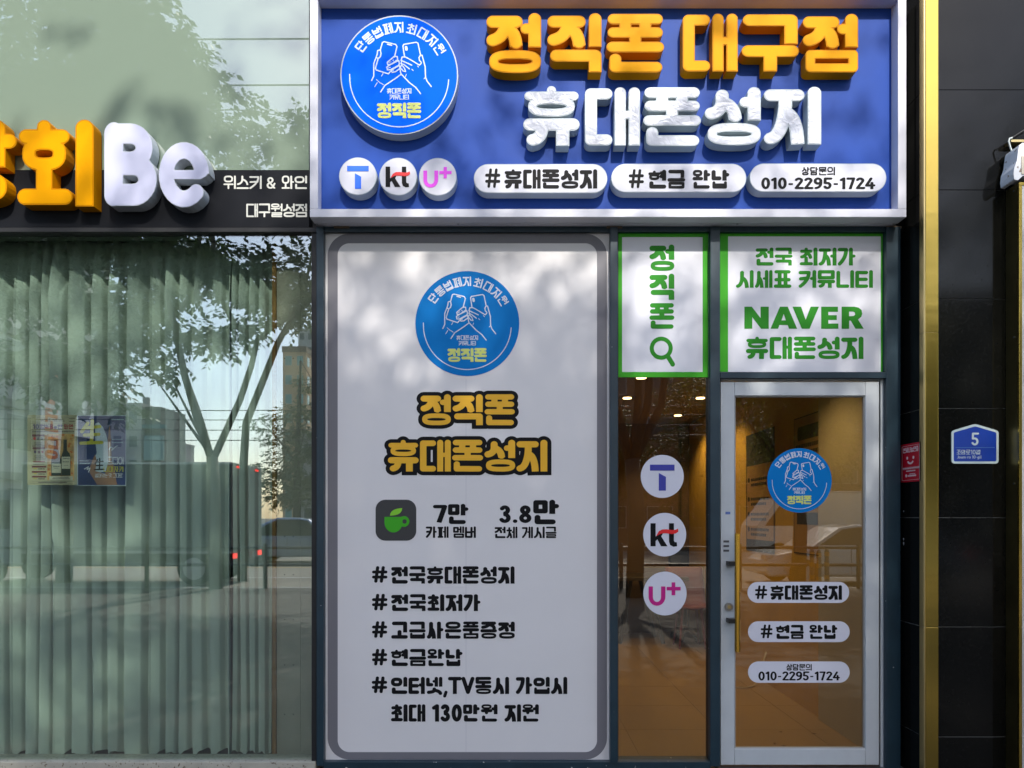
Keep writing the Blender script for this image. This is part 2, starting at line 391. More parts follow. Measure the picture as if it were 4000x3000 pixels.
def latin(ch, h):
    """strokes and width for figures, letters and marks"""
    t = GH; S = []
    def st(p, a=False, b=False, hh=None): S.append((p, hh or h, a, b))
    if ch == '#':
        w = 0.80
        for x in (0.27, 0.57): st([(x+0.05, t-0.17), (x-0.05, 0.17)], hh=h*0.72)
        for y in (0.72, 0.42): st([(0.1, y), (0.76, y)], hh=h*0.72)
    elif ch == '-': w = 0.42; st([(0.06, 0.5), (0.36, 0.5)], True, True, h*0.75)
    elif ch == '.': w = 0.26; st([(0.13, h), (0.13, h+0.01)])
    elif ch == ',': w = 0.26; st([(0.15, h), (0.07, -0.14)], hh=h*0.8)
    elif ch == '+': w = 0.6; st([(0.3, 0.25), (0.3, 0.9)], True, True); st([(0, 0.57), (0.6, 0.57)], True, True)
    elif ch == '&':
        w = 0.75; st(arc(0.32, 0.83, 0.17, 0.2, -40, 220) + [(0.62, 0.1)]); st([(0.42, 0.66)] + arc(0.32, 0.33, 0.22, 0.23, 120, 330) + [(0.64, 0.5)])
    elif ch == '0': w = 0.62; st(arc(0.31, t/2, 0.31-h, t/2-h, 0, 360, 24))
    elif ch == '1': w = 0.42; st([(0.10, t-0.24), (0.28, t-h)]); st([(0.29, t-h), (0.29, 0)], False, True)
    elif ch == '2': w = 0.6; st(arc(0.3, t-0.30, 0.3-h, 0.30-h, 160, -25) + [(0.1, h), (0.56, h)])
    elif ch == '3': w = 0.6; st(arc(0.28, t-0.31, 0.27-h, 0.31-h, 150, -80)); st(arc(0.28, 0.33, 0.30-h, 0.33-h, 80, -150))
    elif ch == '4': w = 0.64; st([(0.40, t-h), (0.08, 0.36), (0.60, 0.36)]); st([(0.46, 0.6), (0.46, 0)], False, True)
    elif ch == '5': w = 0.6; st([(0.54, t-h), (0.13, t-h), (0.11, 0.62)] + arc(0.28, 0.36, 0.30-h, 0.36-h, 105, -150))
    elif ch == '7': w = 0.58; st([(0.08, t-h), (0.50, t-h), (0.24, 0)], False, True)
    elif ch == '8': w = 0.62; st(arc(0.31, t-0.30, 0.27-h, 0.30-h, 0, 360, 20)); st(arc(0.31, 0.32, 0.31-h, 0.32-h, 0, 360, 20))
    elif ch == '9': w = 0.62; st(arc(0.31, t-0.35, 0.31-h, 0.35-h, 0, 360, 22)); st([(0.62-h, t-0.35)] + bez((0.62-h, 0.6), (0.6-h, 0.15), (0.16, h)))
    elif ch == 'T': w = 0.72; st([(0.06, t-h), (0.66, t-h)]); st([(0.36, t-h), (0.36, 0)], False, True)
    elif ch == 'V': w = 0.74; st([(0.09, t-h), (0.37, h), (0.65, t-h)])
    elif ch == 'W': w = 1.0; st([(0.07, t-h), (0.28, h), (0.5, t-0.25), (0.72, h), (0.93, t-h)], hh=h*0.8)
    elif ch == 'I': w = 0.3; st([(0.15, t), (0.15, 0)], True, True)
    elif ch == 'N': w = 0.8; st([(0.12, 0), (0.12, t-h), (0.66, h), (0.66, t)], True, True, h*0.85)
    elif ch == 'E': w = 0.66; st([(0.6, t-h), (0.12, t-h), (0.12, h), (0.6, h)]); st([(0.12, t/2), (0.5, t/2)])
    elif ch == 'S': w = 0.62; st(arc(0.31, t-0.31, 0.29-h, 0.31-h, 20, 250) + arc(0.31, 0.31, 0.31-h, 0.31-h, 80, -160))
    elif ch == 'A': w = 0.78; st([(0.08, 0), (0.38, t-h), (0.70, 0)], True, True, h*0.9); st([(0.2, 0.36), (0.56, 0.36)], hh=h*0.8)
    elif ch == 'B': w = 0.66; st([(0.1, h), (0.1, t-h)] + arc(0.3, t-0.30, 0.24-h*0.5, 0.30-h, 90, -90) + [(0.1, t-0.6)]); st([(0.1, t-0.55)] + arc(0.32, 0.31, 0.28-h*0.5, 0.31-h, 90, -90) + [(0.1, h)])
    elif ch == 'J': w = 0.5; st([(0.4, t-h), (0.4, 0.3)] + bez((0.4, 0.3), (0.4, h), (0.08, h+0.02)))
    elif ch in 'oeamgrilq':
        x = 0.76
        if ch == 'o': w = 0.6; st(arc(0.3, x/2, 0.3-h, x/2-h, 0, 360, 20))
        elif ch == 'e': w = 0.6; st([(0.12, x/2), (0.6-h, x/2)] + arc(0.3, x/2, 0.3-h, x/2-h, 0, 315, 20))
        elif ch == 'a': w = 0.6; st(arc(0.28, 0.33, 0.26-h, 0.33-h, 0, 360, 18)); st([(0.5, x-h), (0.5, 0)], True, True)
        elif ch == 'g': w = 0.6; st(arc(0.28, 0.36, 0.26-h, 0.34-h, 0, 360, 18)); st([(0.5, x), (0.5, -0.12)] + bez((0.5, -0.12), (0.45, -0.28), (0.1, -0.22))[1:])
        elif ch == 'm': w = 0.92; st([(0.1, x), (0.1, 0)], True, True); st(arc(0.28, x-0.26, 0.19, 0.26-h, 180, 0) + [(0.47, 0)], False, True); st(arc(0.65, x-0.26, 0.19, 0.26-h, 180, 0) + [(0.84, 0)], False, True)
        elif ch == 'r': w = 0.42; st([(0.1, x), (0.1, 0)], True, True); st(bez((0.1, 0.4), (0.15, x-h), (0.38, x-h)))
        elif ch == 'i': w = 0.26; st([(0.13, x), (0.13, 0)], True, True); st([(0.13, x+0.22), (0.13, x+0.24)])
        else: w = 0.28; st([(0.13, t), (0.13, h), (0.24, h)], True, False)
    elif ch in '生':
        w = 1.0; st([(0.34, 1.02), (0.08, 0.62)]); st([(0.3, 0.8), (0.86, 0.86)]); st([(0.54, 1.13), (0.5, 0.1)]); st([(0.2, 0.46), (0.82, 0.50)]); st([(0.05, 0.08), (0.95, 0.12)])
    elif ch in '新':
        w = 1.0; h2 = h*0.5
        for p in ([(0.25, 1.1), (0.25, 0.98)], [(0.05, 0.95), (0.48, 0.95)], [(0.15, 0.9), (0.2, 0.75)], [(0.38, 0.9), (0.32, 0.75)], [(0.03, 0.7), (0.5, 0.7)], [(0.05, 0.48), (0.48, 0.48)],
                  [(0.26, 0.7), (0.26, 0.02)], [(0.24, 0.45), (0.05, 0.2)], [(0.28, 0.45), (0.45, 0.25)], [(0.9, 1.08), (0.6, 0.95), (0.6, 0.4), (0.52, 0.05)], [(0.6, 0.66), (0.98, 0.66)], [(0.82, 0.66), (0.82, 0.02)]):
            st(p, hh=h2)
    else: w = 0.5
    return S, w
def field(S, xs, ys):
    gx, gy = np.meshgrid(xs, ys); F = np.full(gx.shape, 9.0)
    for pts, h, fa, fb in S:
        n = len(pts) - 1
        for i in range(n):
            ax, ay = pts[i]; bx, by = pts[i+1]
            dx, dy = bx-ax, by-ay; L2 = dx*dx+dy*dy + 1e-12; L = math.sqrt(L2)
            t = ((gx-ax)*dx + (gy-ay)*dy) / L2
            lo = -9 if (fa and i == 0) else 0; hi = 9 if (fb and i == n-1) else 1
            tc = np.clip(t, lo, hi)
            d = np.hypot(gx-ax-tc*dx, gy-ay-tc*dy) - h
            if fa and i == 0: d = np.maximum(d, -t*L)
            if fb and i == n-1: d = np.maximum(d, (t-1)*L)
            F = np.minimum(F, d)
    return F
SEG = {1: [(0,3)], 2: [(1,0)], 3: [(1,3)], 4: [(2,1)], 5: [(0,3),(2,1)], 6: [(2,0)], 7: [(2,3)], 8: [(3,2)], 9: [(0,2)], 10: [(1,0),(3,2)], 11: [(1,2)], 12: [(3,1)], 13: [(0,1)], 14: [(3,0)]}
def rdp(p, eps):
    p = np.array(p); keep = np.zeros(len(p), bool); keep[0] = keep[-1] = True; stk = [(0, len(p)-1)]
    while stk:
        a, b = stk.pop()
        if b - a < 2: continue
        d = p[b]-p[a]; q = p[a+1:b]-p[a]; L = math.hypot(*d)
        e = np.abs(d[0]*q[:, 1]-d[1]*q[:, 0])/L if L > 1e-9 else np.hypot(q[:, 0], q[:, 1])
        k = int(e.argmax())
        if e[k] > eps: keep[a+1+k] = True; stk += [(a, a+1+k), (a+1+k, b)]
    return [tuple(x) for x in p[keep]]
def contours(F, xs, ys, lev, eps):
    b = F < lev
    c = b[:-1, :-1]*1 + b[:-1, 1:]*2 + b[1:, 1:]*4 + b[1:, :-1]*8
    nxt = {}; pos = {}
    def key(e, i, j): return (0, i, j) if e == 0 else (1, i+1, j) if e == 1 else (0, i, j+1) if e == 2 else (1, i, j)
    def point(k):
        o, i, j = k
        if o == 0:
            a, d = F[j, i]-lev, F[j, i+1]-lev; t = a/(a-d); return (xs[i]+(xs[i+1]-xs[i])*t, ys[j])
        a, d = F[j, i]-lev, F[j+1, i]-lev; t = a/(a-d); return (xs[i], ys[j]+(ys[j+1]-ys[j])*t)
    for j, i in zip(*np.nonzero((c > 0) & (c < 15))):
        for e0, e1 in SEG[int(c[j, i])]: nxt[key(e0, i, j)] = key(e1, i, j)
    loops = []
    while nxt:
        k = next(iter(nxt)); l = []
        while k in nxt: l.append(point(k)); k = nxt.pop(k)
        if len(l) > 5:
            m = len(l)//2; s = rdp(l[:m+1], eps)[:-1] + rdp(l[m:]+[l[0]], eps)[:-1]
            if len(s) > 3: loops.append(s)
    return loops
CACHE = {}
def glyph(ch, h=0.105, off=0.0, step=0.0125):
    k = (ch, h, off, step)
    if k not in CACHE:
        if 0xAC00 <= ord(ch) <= 0xD7A3: S, w = hangul(ch, h), 1.0
        else: S, w = latin(ch, h)
        xs = np.arange(-0.1-off, w+0.1+off, step); ys = np.arange(-0.36-off, GH+0.1+off, step)
        CACHE[k] = ((contours(field(S, xs, ys), xs, ys, off, 0.0028) if S else []), w)
    return CACHE[k]
def layout(text, h, gap):
    """pen positions and total width of a line, design units"""
    x = 0; out = []
    for ch in text:
        if ch == ' ': x += 0.34; continue
        w = glyph(ch, h)[1]; out.append((ch, x)); x += w + gap
    return out, x - gap
def line_loops(text, x0, y0, x1, y1, h=0.105, gap=0.07, off=0.0):
    """list of glyph outlines (pixel space, y down) that fill the box"""
    pen, w = layout(text, h, gap); sx = (x1-x0)/w; sy = (y1-y0)/GH
    return [[[(x0+(px+u)*sx, y1-v*sy) for u, v in l] for l in glyph(ch, h, off)[0]] for ch, px in pen]
def letters(name, m, to, gl, parent, back=0.0012):
    b = MB()
    for loops in gl:
        if loops: b.poly(loops, to, back)
    return b.build(name, m, parent)
def outline_loops(text, x0, y0, x1, y1, h, gap, off):
    """one united outline round a whole line"""
    pen, w = layout(text, h, gap); S = []
    for ch, px in pen:
        S += [([(a+px, b) for a, b in p], hh, fa, fb) for p, hh, fa, fb in hangul(ch, h)]
    st = 0.016; xs = np.arange(-off-0.06, w+off+0.06, st); ys = np.arange(-off-0.06, GH+off+0.06, st)
    sx = (x1-x0)/w; sy = (y1-y0)/GH
    return [[(x0+u*sx, y1-v*sy) for u, v in l] for l in contours(field(S, xs, ys), xs, ys, off, 0.004)]
def line_art(strokes, step, eps):
    """strokes in pixels -> united outlines"""
    a = np.array([p for s in strokes for p in s[0]]); m = 40
    xs = np.arange(a[:, 0].min()-m, a[:, 0].max()+m, step); ys = np.arange(a[:, 1].min()-m, a[:, 1].max()+m, step)
    return contours(field(strokes, xs, ys), xs, ys, 0.0, eps)
def islands(loops):
    """group outlines into (outer + holes) sets so that each can be filled on its own"""
    def area(l): return sum(l[i-1][0]*l[i][1]-l[i][0]*l[i-1][1] for i in range(len(l)))/2
    def inside(p, l):
        c = False
        for i in range(len(l)):
            (x1, y1), (x2, y2) = l[i-1], l[i]
            if (y1 > p[1]) != (y2 > p[1]) and p[0] < (x2-x1)*(p[1]-y1)/(y2-y1)+x1: c = not c
        return c
    L = sorted(loops, key=lambda l: -abs(area(l))); depth = [sum(inside(l[0], o) for o in L[:i]) for i, l in enumerate(L)]
    out = []
    for i, l in enumerate(L):
        if depth[i] % 2 == 0: out.append([l] + [q for j, q in enumerate(L) if j > i and depth[j] == depth[i]+1 and inside(q[0], l)])
    return out

# ------------------------------------------------------------------ palette
NAVY = mat('navy_paint', (0.010, 0.030, 0.045), 0.38, vary=(6, 0.18))
NAVY_CHIP = chipped('navy_paint_chipped', (0.010, 0.030, 0.045), (0.62, 0.62, 0.60), 30, 0.70)
GASKET = mat('black_gasket', (0.008, 0.008, 0.009), 0.6)
WHITE_AL = mat('white_powder_coat', (0.64, 0.64, 0.70), 0.42, vary=(3, 0.07, (1, 1, 0.4)))
DOOR_AL = mat('pale_grey_door_paint', (0.50, 0.53, 0.55), 0.42, vary=(5, 0.06))
BLUE = mat('blue_sign_board', (0.018, 0.064, 0.32), 0.5, spec=0.14, vary=(2.2, 0.10))
YEL_FACE = mat('yellow_acrylic', (0.80, 0.345, 0.0), 0.45, spec=0.06, vary=(3, 0.05), coat=0.03, bump=(5, 0.06, (1, 1, 1), 1.5))
YEL_SIDE = mat('yellow_return', (0.60, 0.235, 0.0), 0.5, spec=0.08)
YEL_TRIM = mat('amber_trim', (0.62, 0.24, 0.004), 0.4)
WHT_FACE = mat('white_acrylic', (0.62, 0.64, 0.71), 0.28, coat=0.8, bump=(9, 0.45, (1, 1, 1), 3.5))
WHT_FACE2 = mat('white_acrylic_plain', (0.66, 0.66, 0.73), 0.3, coat=0.3, bump=(9, 0.08, (1, 1, 1), 2.0))
WHT_SIDE = mat('white_return', (0.46, 0.53, 0.56), 0.45)
GREY_TRIM = mat('grey_trim', (0.42, 0.42, 0.46), 0.4)
LOGO_BLUE = mat('azure_acrylic', (0.0, 0.125, 0.92), 0.5, spec=0.03)
LOGO_BLUE2 = mat('azure_vinyl', (0.0, 0.175, 0.52), 0.5, spec=0.12)
PRINT_WHITE = mat('pale_blue_white_print', (0.56, 0.66, 0.90), 0.5)
VINYL_WHITE = mat('white_vinyl', (0.72, 0.72, 0.77), 0.42, spec=0.4, vary=(1.3, 0.02))
SHEET = mat('white_banner_sheet', (0.71, 0.69, 0.69), 0.40, spec=0.35, vary=(0.9, 0.03), bump=(3.0, 0.12, (1, 1, 0.5)))
LIME = mat('lime_yellow_print', (0.62, 0.68, 0.16), 0.5)
GOLD_PRINT = mat('amber_print', (0.80, 0.42, 0.008), 0.5)
BLACK = mat('black_print', (0.007, 0.007, 0.008), 0.55, spec=0.12)
GREY_PRINT = mat('grey_print', (0.17, 0.165, 0.185), 0.5)
GREEN = mat('green_print', (0.055, 0.38, 0.022), 0.5, spec=0.15)
GREEN2 = mat('dark_green_print', (0.030, 0.245, 0.020), 0.5, spec=0.12)
LEAFGREEN = mat('lime_leaf_print', (0.22, 0.58, 0.02), 0.5)
T_BLUE = mat('blue_mark_print', (0.0, 0.13, 0.80), 0.5)
T_VIOLET = mat('violet_blue_mark_print', (0.030, 0.035, 0.32), 0.5)
RED = mat('red_mark_print', (0.75, 0.008, 0.012), 0.5)
MAGENTA = mat('magenta_mark_print', (0.52, 0.0, 0.20), 0.5)
PINK = mat('orchid_mark_print', (0.76, 0.045, 0.75), 0.5)
GRANITE = mat('polished_black_granite', (0.005, 0.005, 0.0045), 0.07, spec=0.19, vary=(60, 0.35), bump=(1.2, 0.04))
GOLD = mat('brushed_gold_steel', (0.50, 0.345, 0.075), 0.17, metal=1.0, bump=(1.6, 0.35, (0.6, 0.6, 1.6)))
GOLD_PALE = mat('pale_gold_steel', (0.55, 0.43, 0.20), 0.30, metal=1.0)
BRASS = mat('brass', (0.80, 0.46, 0.07), 0.14, metal=1.0)
STEEL = mat('dull_steel', (0.35, 0.35, 0.35), 0.35, metal=1.0)
GLASS_L = glass('green_tinted_glass', (0.87, 0.93, 0.89), 0.16, 0.012)
GLASS_R = glass('bronze_tinted_glass', (0.86, 0.81, 0.70), 0.085, 0.012)
DARK = mat('dark_interior', (0.02, 0.018, 0.016), 0.7)

# frosted panel above the neighbour's window: pale film behind a reflecting pane
def film_glass():
    m = bpy.data.materials.new('pale_green_film_glass'); m.use_nodes = True
    nt = m.node_tree; b = nt.nodes['Principled BSDF']; out = nt.nodes['Material Output']
    b.inputs['Base Color'].default_value = (0.235, 0.305, 0.23, 1); b.inputs['Roughness'].default_value = 0.6
    b.inputs['Specular IOR Level'].default_value = 0.1
    g = nt.nodes.new('ShaderNodeBsdfGlossy'); g.inputs['Roughness'].default_value = 0.0
    f = schlick(nt, 0.20)
    mx = nt.nodes.new('ShaderNodeMixShader')
    nt.links.new(f.outputs[0], mx.inputs[0]); nt.links.new(b.outputs[0], mx.inputs[1]); nt.links.new(g.outputs[0], mx.inputs[2]); nt.links.new(mx.outputs[0], out.inputs[0])
    return m
FILM = film_glass()

# ------------------------------------------------------------------ the setting: ground, street
PAVER = bpy.data.materials.new('grey_paving'); PAVER.use_nodes = True
nt = PAVER.node_tree; bb = nt.nodes['Principled BSDF']; bb.inputs['Roughness'].default_value = 0.8
tc = nt.nodes.new('ShaderNodeTexCoord'); br = nt.nodes.new('ShaderNodeTexBrick')
br.inputs['Scale'].default_value = 5.0; br.inputs['Color1'].default_value = (0.075, 0.066, 0.055, 1); br.inputs['Color2'].default_value = (0.095, 0.083, 0.068, 1)  # brick tones darkened to stand in for shade on the near pavement
br.inputs['Mortar'].default_value = (0.12, 0.11, 0.10, 1); br.inputs['Mortar Size'].default_value = 0.012
nt.links.new(tc.outputs['Object'], br.inputs['Vector']); nt.links.new(br.outputs['Color'], bb.inputs['Base Color'])
ASPHALT = mat('sunlit_asphalt', (0.27, 0.245, 0.20), 0.85, vary=(1.5, 0.12))
GROUNDM = mat('far_ground', (0.16, 0.15, 0.12), 0.9, vary=(0.2, 0.2))
KERBM = mat('granite_kerb', (0.36, 0.35, 0.33), 0.8, vary=(8, 0.1))
PAINT_Y = mat('yellow_road_paint', (0.62, 0.38, 0.04), 0.7)
PAINT_W = mat('white_road_paint', (0.7, 0.7, 0.68), 0.7)
def struct(o): return tag(o, kind='structure')
struct(box('ground', GROUNDM, -700, 700, -900, 60, -0.6, -0.16))
struct(box('road', ASPHALT, -300, 300, -27.0, -11.3, -0.156, -0.13))
struct(box('near_pavement', PAVER, -300, 300, -11.1, 8, -0.15, 0.0))
struct(box('far_pavement', PAVER, -300, 300, -34.0, -27.2, -0.15, 0.0))
kerb = struct(box('near_kerb', KERBM, -300, 300, -11.3, -11.1, -0.15, 0.005))
struct(box('far_kerb', KERBM, -300, 300, -27.2, -27.0, -0.15, 0.005))
struct(box('edge_line', PAINT_Y, -300, 300, -11.62, -11.50, -0.129, -0.1255))
struct(box('centre_line', PAINT_Y, -300, 300, -19.2, -19.05, -0.129, -0.1255))
lm = MB()
for k in range(-30, 30): lm.box(k*8, k*8+3.2, -15.3, -15.17, -0.129, -0.1255)
struct(lm.build('lane_marking', PAINT_W))

# ------------------------------------------------------------------ building shell and rooms
WOODWALL = mat('warm_wood_wall', (0.52, 0.32, 0.06), 0.5, vary=(3, 0.10, (1, 1, 0.15)))
BROWNWALL = mat('brown_wall', (0.16, 0.10, 0.055), 0.6, vary=(2, 0.15))
CEILM = mat('tan_ceiling', (0.30, 0.22, 0.13), 0.7)
FLOORM = mat('wood_tile', (0.29, 0.19, 0.08), 0.32, vary=(5, 0.12, (1, 0.25, 1)))
JOINTM = mat('floor_joint', (0.10, 0.06, 0.03), 0.7)
COLM = mat('beige_column', (0.42, 0.36, 0.25), 0.6, vary=(3, 0.06))
SHELL = mat('dark_wall', (0.05, 0.05, 0.055), 0.7)
FL, CE, BK, XW = 0.10, EYE+1.135, 4.65, 2.15
struct(box('upper_wall', SHELL, -6, 3.6, 0.06, 0.5, 3.12, 5.4))
struct(box('roof_slab', SHELL, -6, 3.6, 0.5, 7.0, 3.22, 3.4))
fl = struct(box('shop_floor', JOINTM, -1.05, XW+0.3, 0.0, BK, FL-0.1, FL-0.004))
for i in range(6):
    for j in range(8):
        x0 = -1.05 + i*0.6; y0 = 0.12 + j*0.6
        if x0 < XW: MB().box(x0+0.0015, min(x0+0.5985, XW+0.02), y0+0.0015, min(y0+0.5985, BK), FL-0.01, FL+random.uniform(-0.0003, 0.0003)).build('floor_tile', FLOORM, fl)
struct(box('shop_ceiling', CEILM, -1.05, XW+0.3, 0.07, BK, CE, CE+0.05))
struct(box('shop_back_wall', BROWNWALL, -1.05, XW+0.3, BK, BK+0.1, 0, CE))
struct(box('shop_side_wall', WOODWALL, XW, XW+0.1, 0.96, BK, FL, CE))
struct(box('shop_column', COLM, XW-0.03, XW+0.12, 0.05, 0.95, FL, CE))
struct(box('party_wall', SHELL, -1.10, -1.05, 0.06, BK, 0, 3.2))
FLOOR_L = mat('left_room_floor', (0.20, 0.17, 0.13), 0.5)
struct(box('left_shop_floor', FLOOR_L, -6, -1.10, 0.02, BK, FL-0.1, FL))
struct(box('left_shop_ceiling', SHELL, -6, -1.10, 0.07, BK, 3.17, 3.22))
struct(box('left_shop_back_wall', SHELL, -6, -1.10, BK, BK+0.1, 0, 3.2))
struct(box('left_shop_end_wall', SHELL, -6.1, -6, 0.0, BK, 0, 5.4))

# ------------------------------------------------------------------ shopfront frame (navy) with its panes
sf = root('shopfront_frame', (PX(2400), 0, 0), 'dark navy aluminium shopfront frame around the white banner and the door', 'shopfront')
NAVY_FLECK = chipped('navy_paint_flecked', (0.010, 0.030, 0.045), (0.55, 0.56, 0.56), 42, 0.735)
def vpost(name, px0, px1, py0, py1, m=NAVY_FLECK, y0=-0.045, y1=0.05):
    return box(name, m, PX(px0, y0), PX(px1, y0), y0, y1, PZ(py1, y0), PZ(py0, y0), sf, 0.002)
vpost('mullion', 1236, 1264, 886, 2992)
vpost('mullion', 2384, 2413, 886, 2982)
vpost('mullion', 2775, 2813, 886, 2995)
vpost('mullion', 3463, 3518, 886, 3010)
box('transom', NAVY, PX(2814, -0.04), PX(3462, -0.04), -0.04, 0.045, PZ(1477, -0.04), PZ(1453, -0.04), sf, 0.002)
box('head_rail', NAVY, PX(1262, -0.03), PX(3463, -0.03), -0.03, 0.05, PZ(905, -0.03), PZ(884, -0.03), sf)
box('sill_rail', NAVY_CHIP, PX(1264, -0.04), PX(2776, -0.04), -0.04, 0.06, 0.02, PZ(2976, -0.04), sf, 0.002)
box('plinth', NAVY_CHIP, PX(1236, -0.03), PX(2814, -0.03), -0.03, 0.06, 0.0, 0.018, sf)
box('gasket', GASKET, PX(2410), PX(2414.5), -0.01, 0.01, PZ(2974), PZ(908), sf)
box('gasket', GASKET, PX(2767), PX(2775.5), -0.012, 0.01, PZ(2974), PZ(908), sf)
box('glass_pane', GLASS_R, PX(2413), PX(2777), 0.0, 0.006, PZ(2978), PZ(1474), sf)
box('sealant', mat('sealant', (0.30, 0.28, 0.24), 0.6), PX(2414), PX(2767), -0.004, 0.012, PZ(2976), PZ(2968), sf)

# ------------------------------------------------------------------ logo drawing shared by the round signs
LC, LR = (797.0, 840.0), 765.0
def lt(u, v): return ((u-LC[0])/LR, (v-LC[1])/LR)
ART = [[(735,605),(768,470),(752,442),(600,405),(578,415),(548,520)], [(520,635),(485,750),(497,775),(655,825),(680,795)],
       [(540,512),(515,522),(510,570),(497,605),(520,627),(550,600),(560,560),(552,522),(540,512)], [(497,605),(465,690),(465,850),(437,912)],
       [(640,675),(735,595),(772,600),(776,640),(690,700),(648,705),(640,675)], [(635,735),(690,700),(790,650),(800,690),(790,712),(680,772),(642,772),(635,735)],
       [(690,778),(800,715),(806,755),(745,800),(702,803),(690,778)], [(815,835),(740,890),(610,975),(555,1060)],
       [(865,600),(845,460),(857,440),(1020,412),(1042,425),(1075,580)], [(1075,580),(1055,610),(1060,650),(1085,675)],
       [(1075,580),(1095,582),(1110,640),(1135,730),(1140,870),(1160,920),(1215,990)], [(835,605),(880,605),(960,650),(1060,710),(1082,690)],
       [(835,605),(820,650),(860,665),(960,712)], [(832,655),(820,690),(860,705),(930,760)], [(825,710),(810,742),(850,790),(880,795),(865,750),(835,715)],
       [(805,755),(820,825),(930,940),(1010,1000),(1075,1083)]]
FINE = [[(500,900),(550,945)], [(510,940),(478,992)], [(565,855),(585,820)], [(890,830),(878,860)], [(560,945),(590,968)], [(660,680),(690,665)], [(655,750),(680,740)],
        [(715,640),(722,660)], [(710,780),(725,775)], [(960,765),(980,782)], [(1035,720),(1048,738)], [(860,675),(872,668)], [(1120,890),(1138,870)]]
def art_loops():
    S = [(p, 7.5, False, False) for p in ART] + [(p, 4.5, False, False) for p in FINE]
    S += [([(645,438),(695,451)], 9, False, False), ([(886,478),(891,505)], 18, False, False)]
    return [[lt(*q) for q in l] for l in line_art(S, 4.0, 1.0)]
LOGO_ART = islands(art_loops())
LOGO_ARC = [[lt(*q) for q in l] for l in line_art([([(150,830)] + arc(797, 868, 646, 648, 176, 3, 60), 6.5, False, False)], 5.0, 0.8)]
def arc_text():
    out = []
    for ch, a in zip('단통법폐지최대지원', (-53, -40, -27, -13.6, -0.6, 15, 29.5, 43, 57.5)):
        loops = glyph(ch, 0.084)[0]; s = 0.16; t = R(a); c, sn = math.cos(t), math.sin(t)
        out.append([[(0.815*sn + (u-0.5)*s*c + (v-GH/2)*s*sn, -(0.815*c) + (u-0.5)*s*sn - (v-GH/2)*s*c) for u, v in l] for l in loops])
    return out
LOGO_TXT = arc_text()
for t, b in (('휴대폰성지', (637, 1012, 955, 1082)), ('커뮤니티', (670, 1095, 922, 1160))):
    LOGO_TXT += [[[lt(*q) for q in l] for l in g] for g in line_loops(t, *b, h=0.085)]
LOGO_NAME = [[[lt(*q) for q in l] for l in g] for g in line_loops('정직폰', 507, 1200, 1083, 1403, h=0.118, gap=0.05)]
def logo(parent, cx, cy, r, y, white, lime):
    to = lambda u, v, w: (PX(cx+u*r, y), y+w, PZ(cy+v*r, y))
    letters('drawing', white, to, LOGO_ART, parent); letters('arc_line', white, to, [LOGO_ARC], parent)
    letters('lettering', white, to, LOGO_TXT, parent); letters('name_lettering', lime, to, LOGO_NAME, parent)

def mark_t(parent, cx, cy, s, y, m):
    to = facing(y)
    MB().poly([[(cx+u*s, cy+v*s) for u, v in rect(-0.57, -0.55, 0.57, -0.27)]], to, 0.0012).build('mark_bar', m, parent)
    MB().poly([[(cx+u*s, cy+v*s) for u, v in [(-0.16, -0.16), (0.17, 0.02), (0.17, 0.66), (-0.16, 0.66)]]], to, 0.0012).build('mark_stem', m, parent)
def mark_kt(parent, cx, cy, s, y):
    to = facing(y); P = lambda l: [(cx+u*s, cy+v*s) for u, v in l]
    b = MB()
    b.poly([P([(-0.66, -0.53), (-0.42, -0.53), (-0.42, 0.54), (-0.66, 0.54)])], to, 0.0012)
    b.poly([P([(-0.425, 0.10), (-0.16, -0.17), (-0.02, -0.17), (-0.16, 0.08), (0.13, 0.54), (-0.17, 0.54), (-0.34, 0.22), (-0.425, 0.30)])], to, 0.0013)
    b.poly([P([(0.20, -0.53), (0.43, -0.53), (0.43, 0.28), (0.47, 0.345), (0.56, 0.35), (0.58, 0.54), (0.40, 0.56), (0.25, 0.48), (0.20, 0.32)])], to, 0.0012)
    b.build('mark_letters', BLACK, parent)
    sw = [(-0.38, 0.03), (-0.27, -0.16), (-0.12, -0.24), (0.10, -0.25), (0.34, -0.21), (0.50, -0.23), (0.62, -0.28), (0.63, -0.14), (0.52, -0.06), (0.34, -0.03), (0.10, -0.06), (-0.12, -0.06), (-0.24, -0.02), (-0.36, 0.06)]
    to2 = facing(y-0.0009)
    MB().poly([P(sw)], to2, 0.001).build('mark_swoosh', RED, parent)
def mark_u(parent, cx, cy, s, y, m):
    to = facing(y); P = lambda l: [(cx+u*s, cy+v*s) for u, v in l]
    o = [(-0.76, -0.33)] + [(-0.76, 0.15)] + [(-0.37+0.39*math.cos(R(a)), 0.15+0.42*math.sin(R(a))) for a in range(165, 14, -15)] + [(0.02, 0.15), (0.02, -0.33), (-0.18, -0.33), (-0.18, 0.15)]
    i = [(-0.37+0.19*math.cos(R(a)), 0.17+0.22*math.sin(R(a))) for a in range(15, 166, 15)] + [(-0.56, 0.15), (-0.56, -0.33)]
    MB().poly([P(o+i)], to, 0.0012).build('mark_letter', m, parent)
    q = [(0.31, -0.52), (0.48, -0.52), (0.48, -0.31), (0.73, -0.31), (0.73, -0.145), (0.48, -0.145), (0.48, 0.08), (0.31, 0.08), (0.31, -0.145), (0.08, -0.145), (0.08, -0.31), (0.31, -0.31)]
    MB().poly([P(q)], to, 0.0012).build('mark_plus', m, parent)

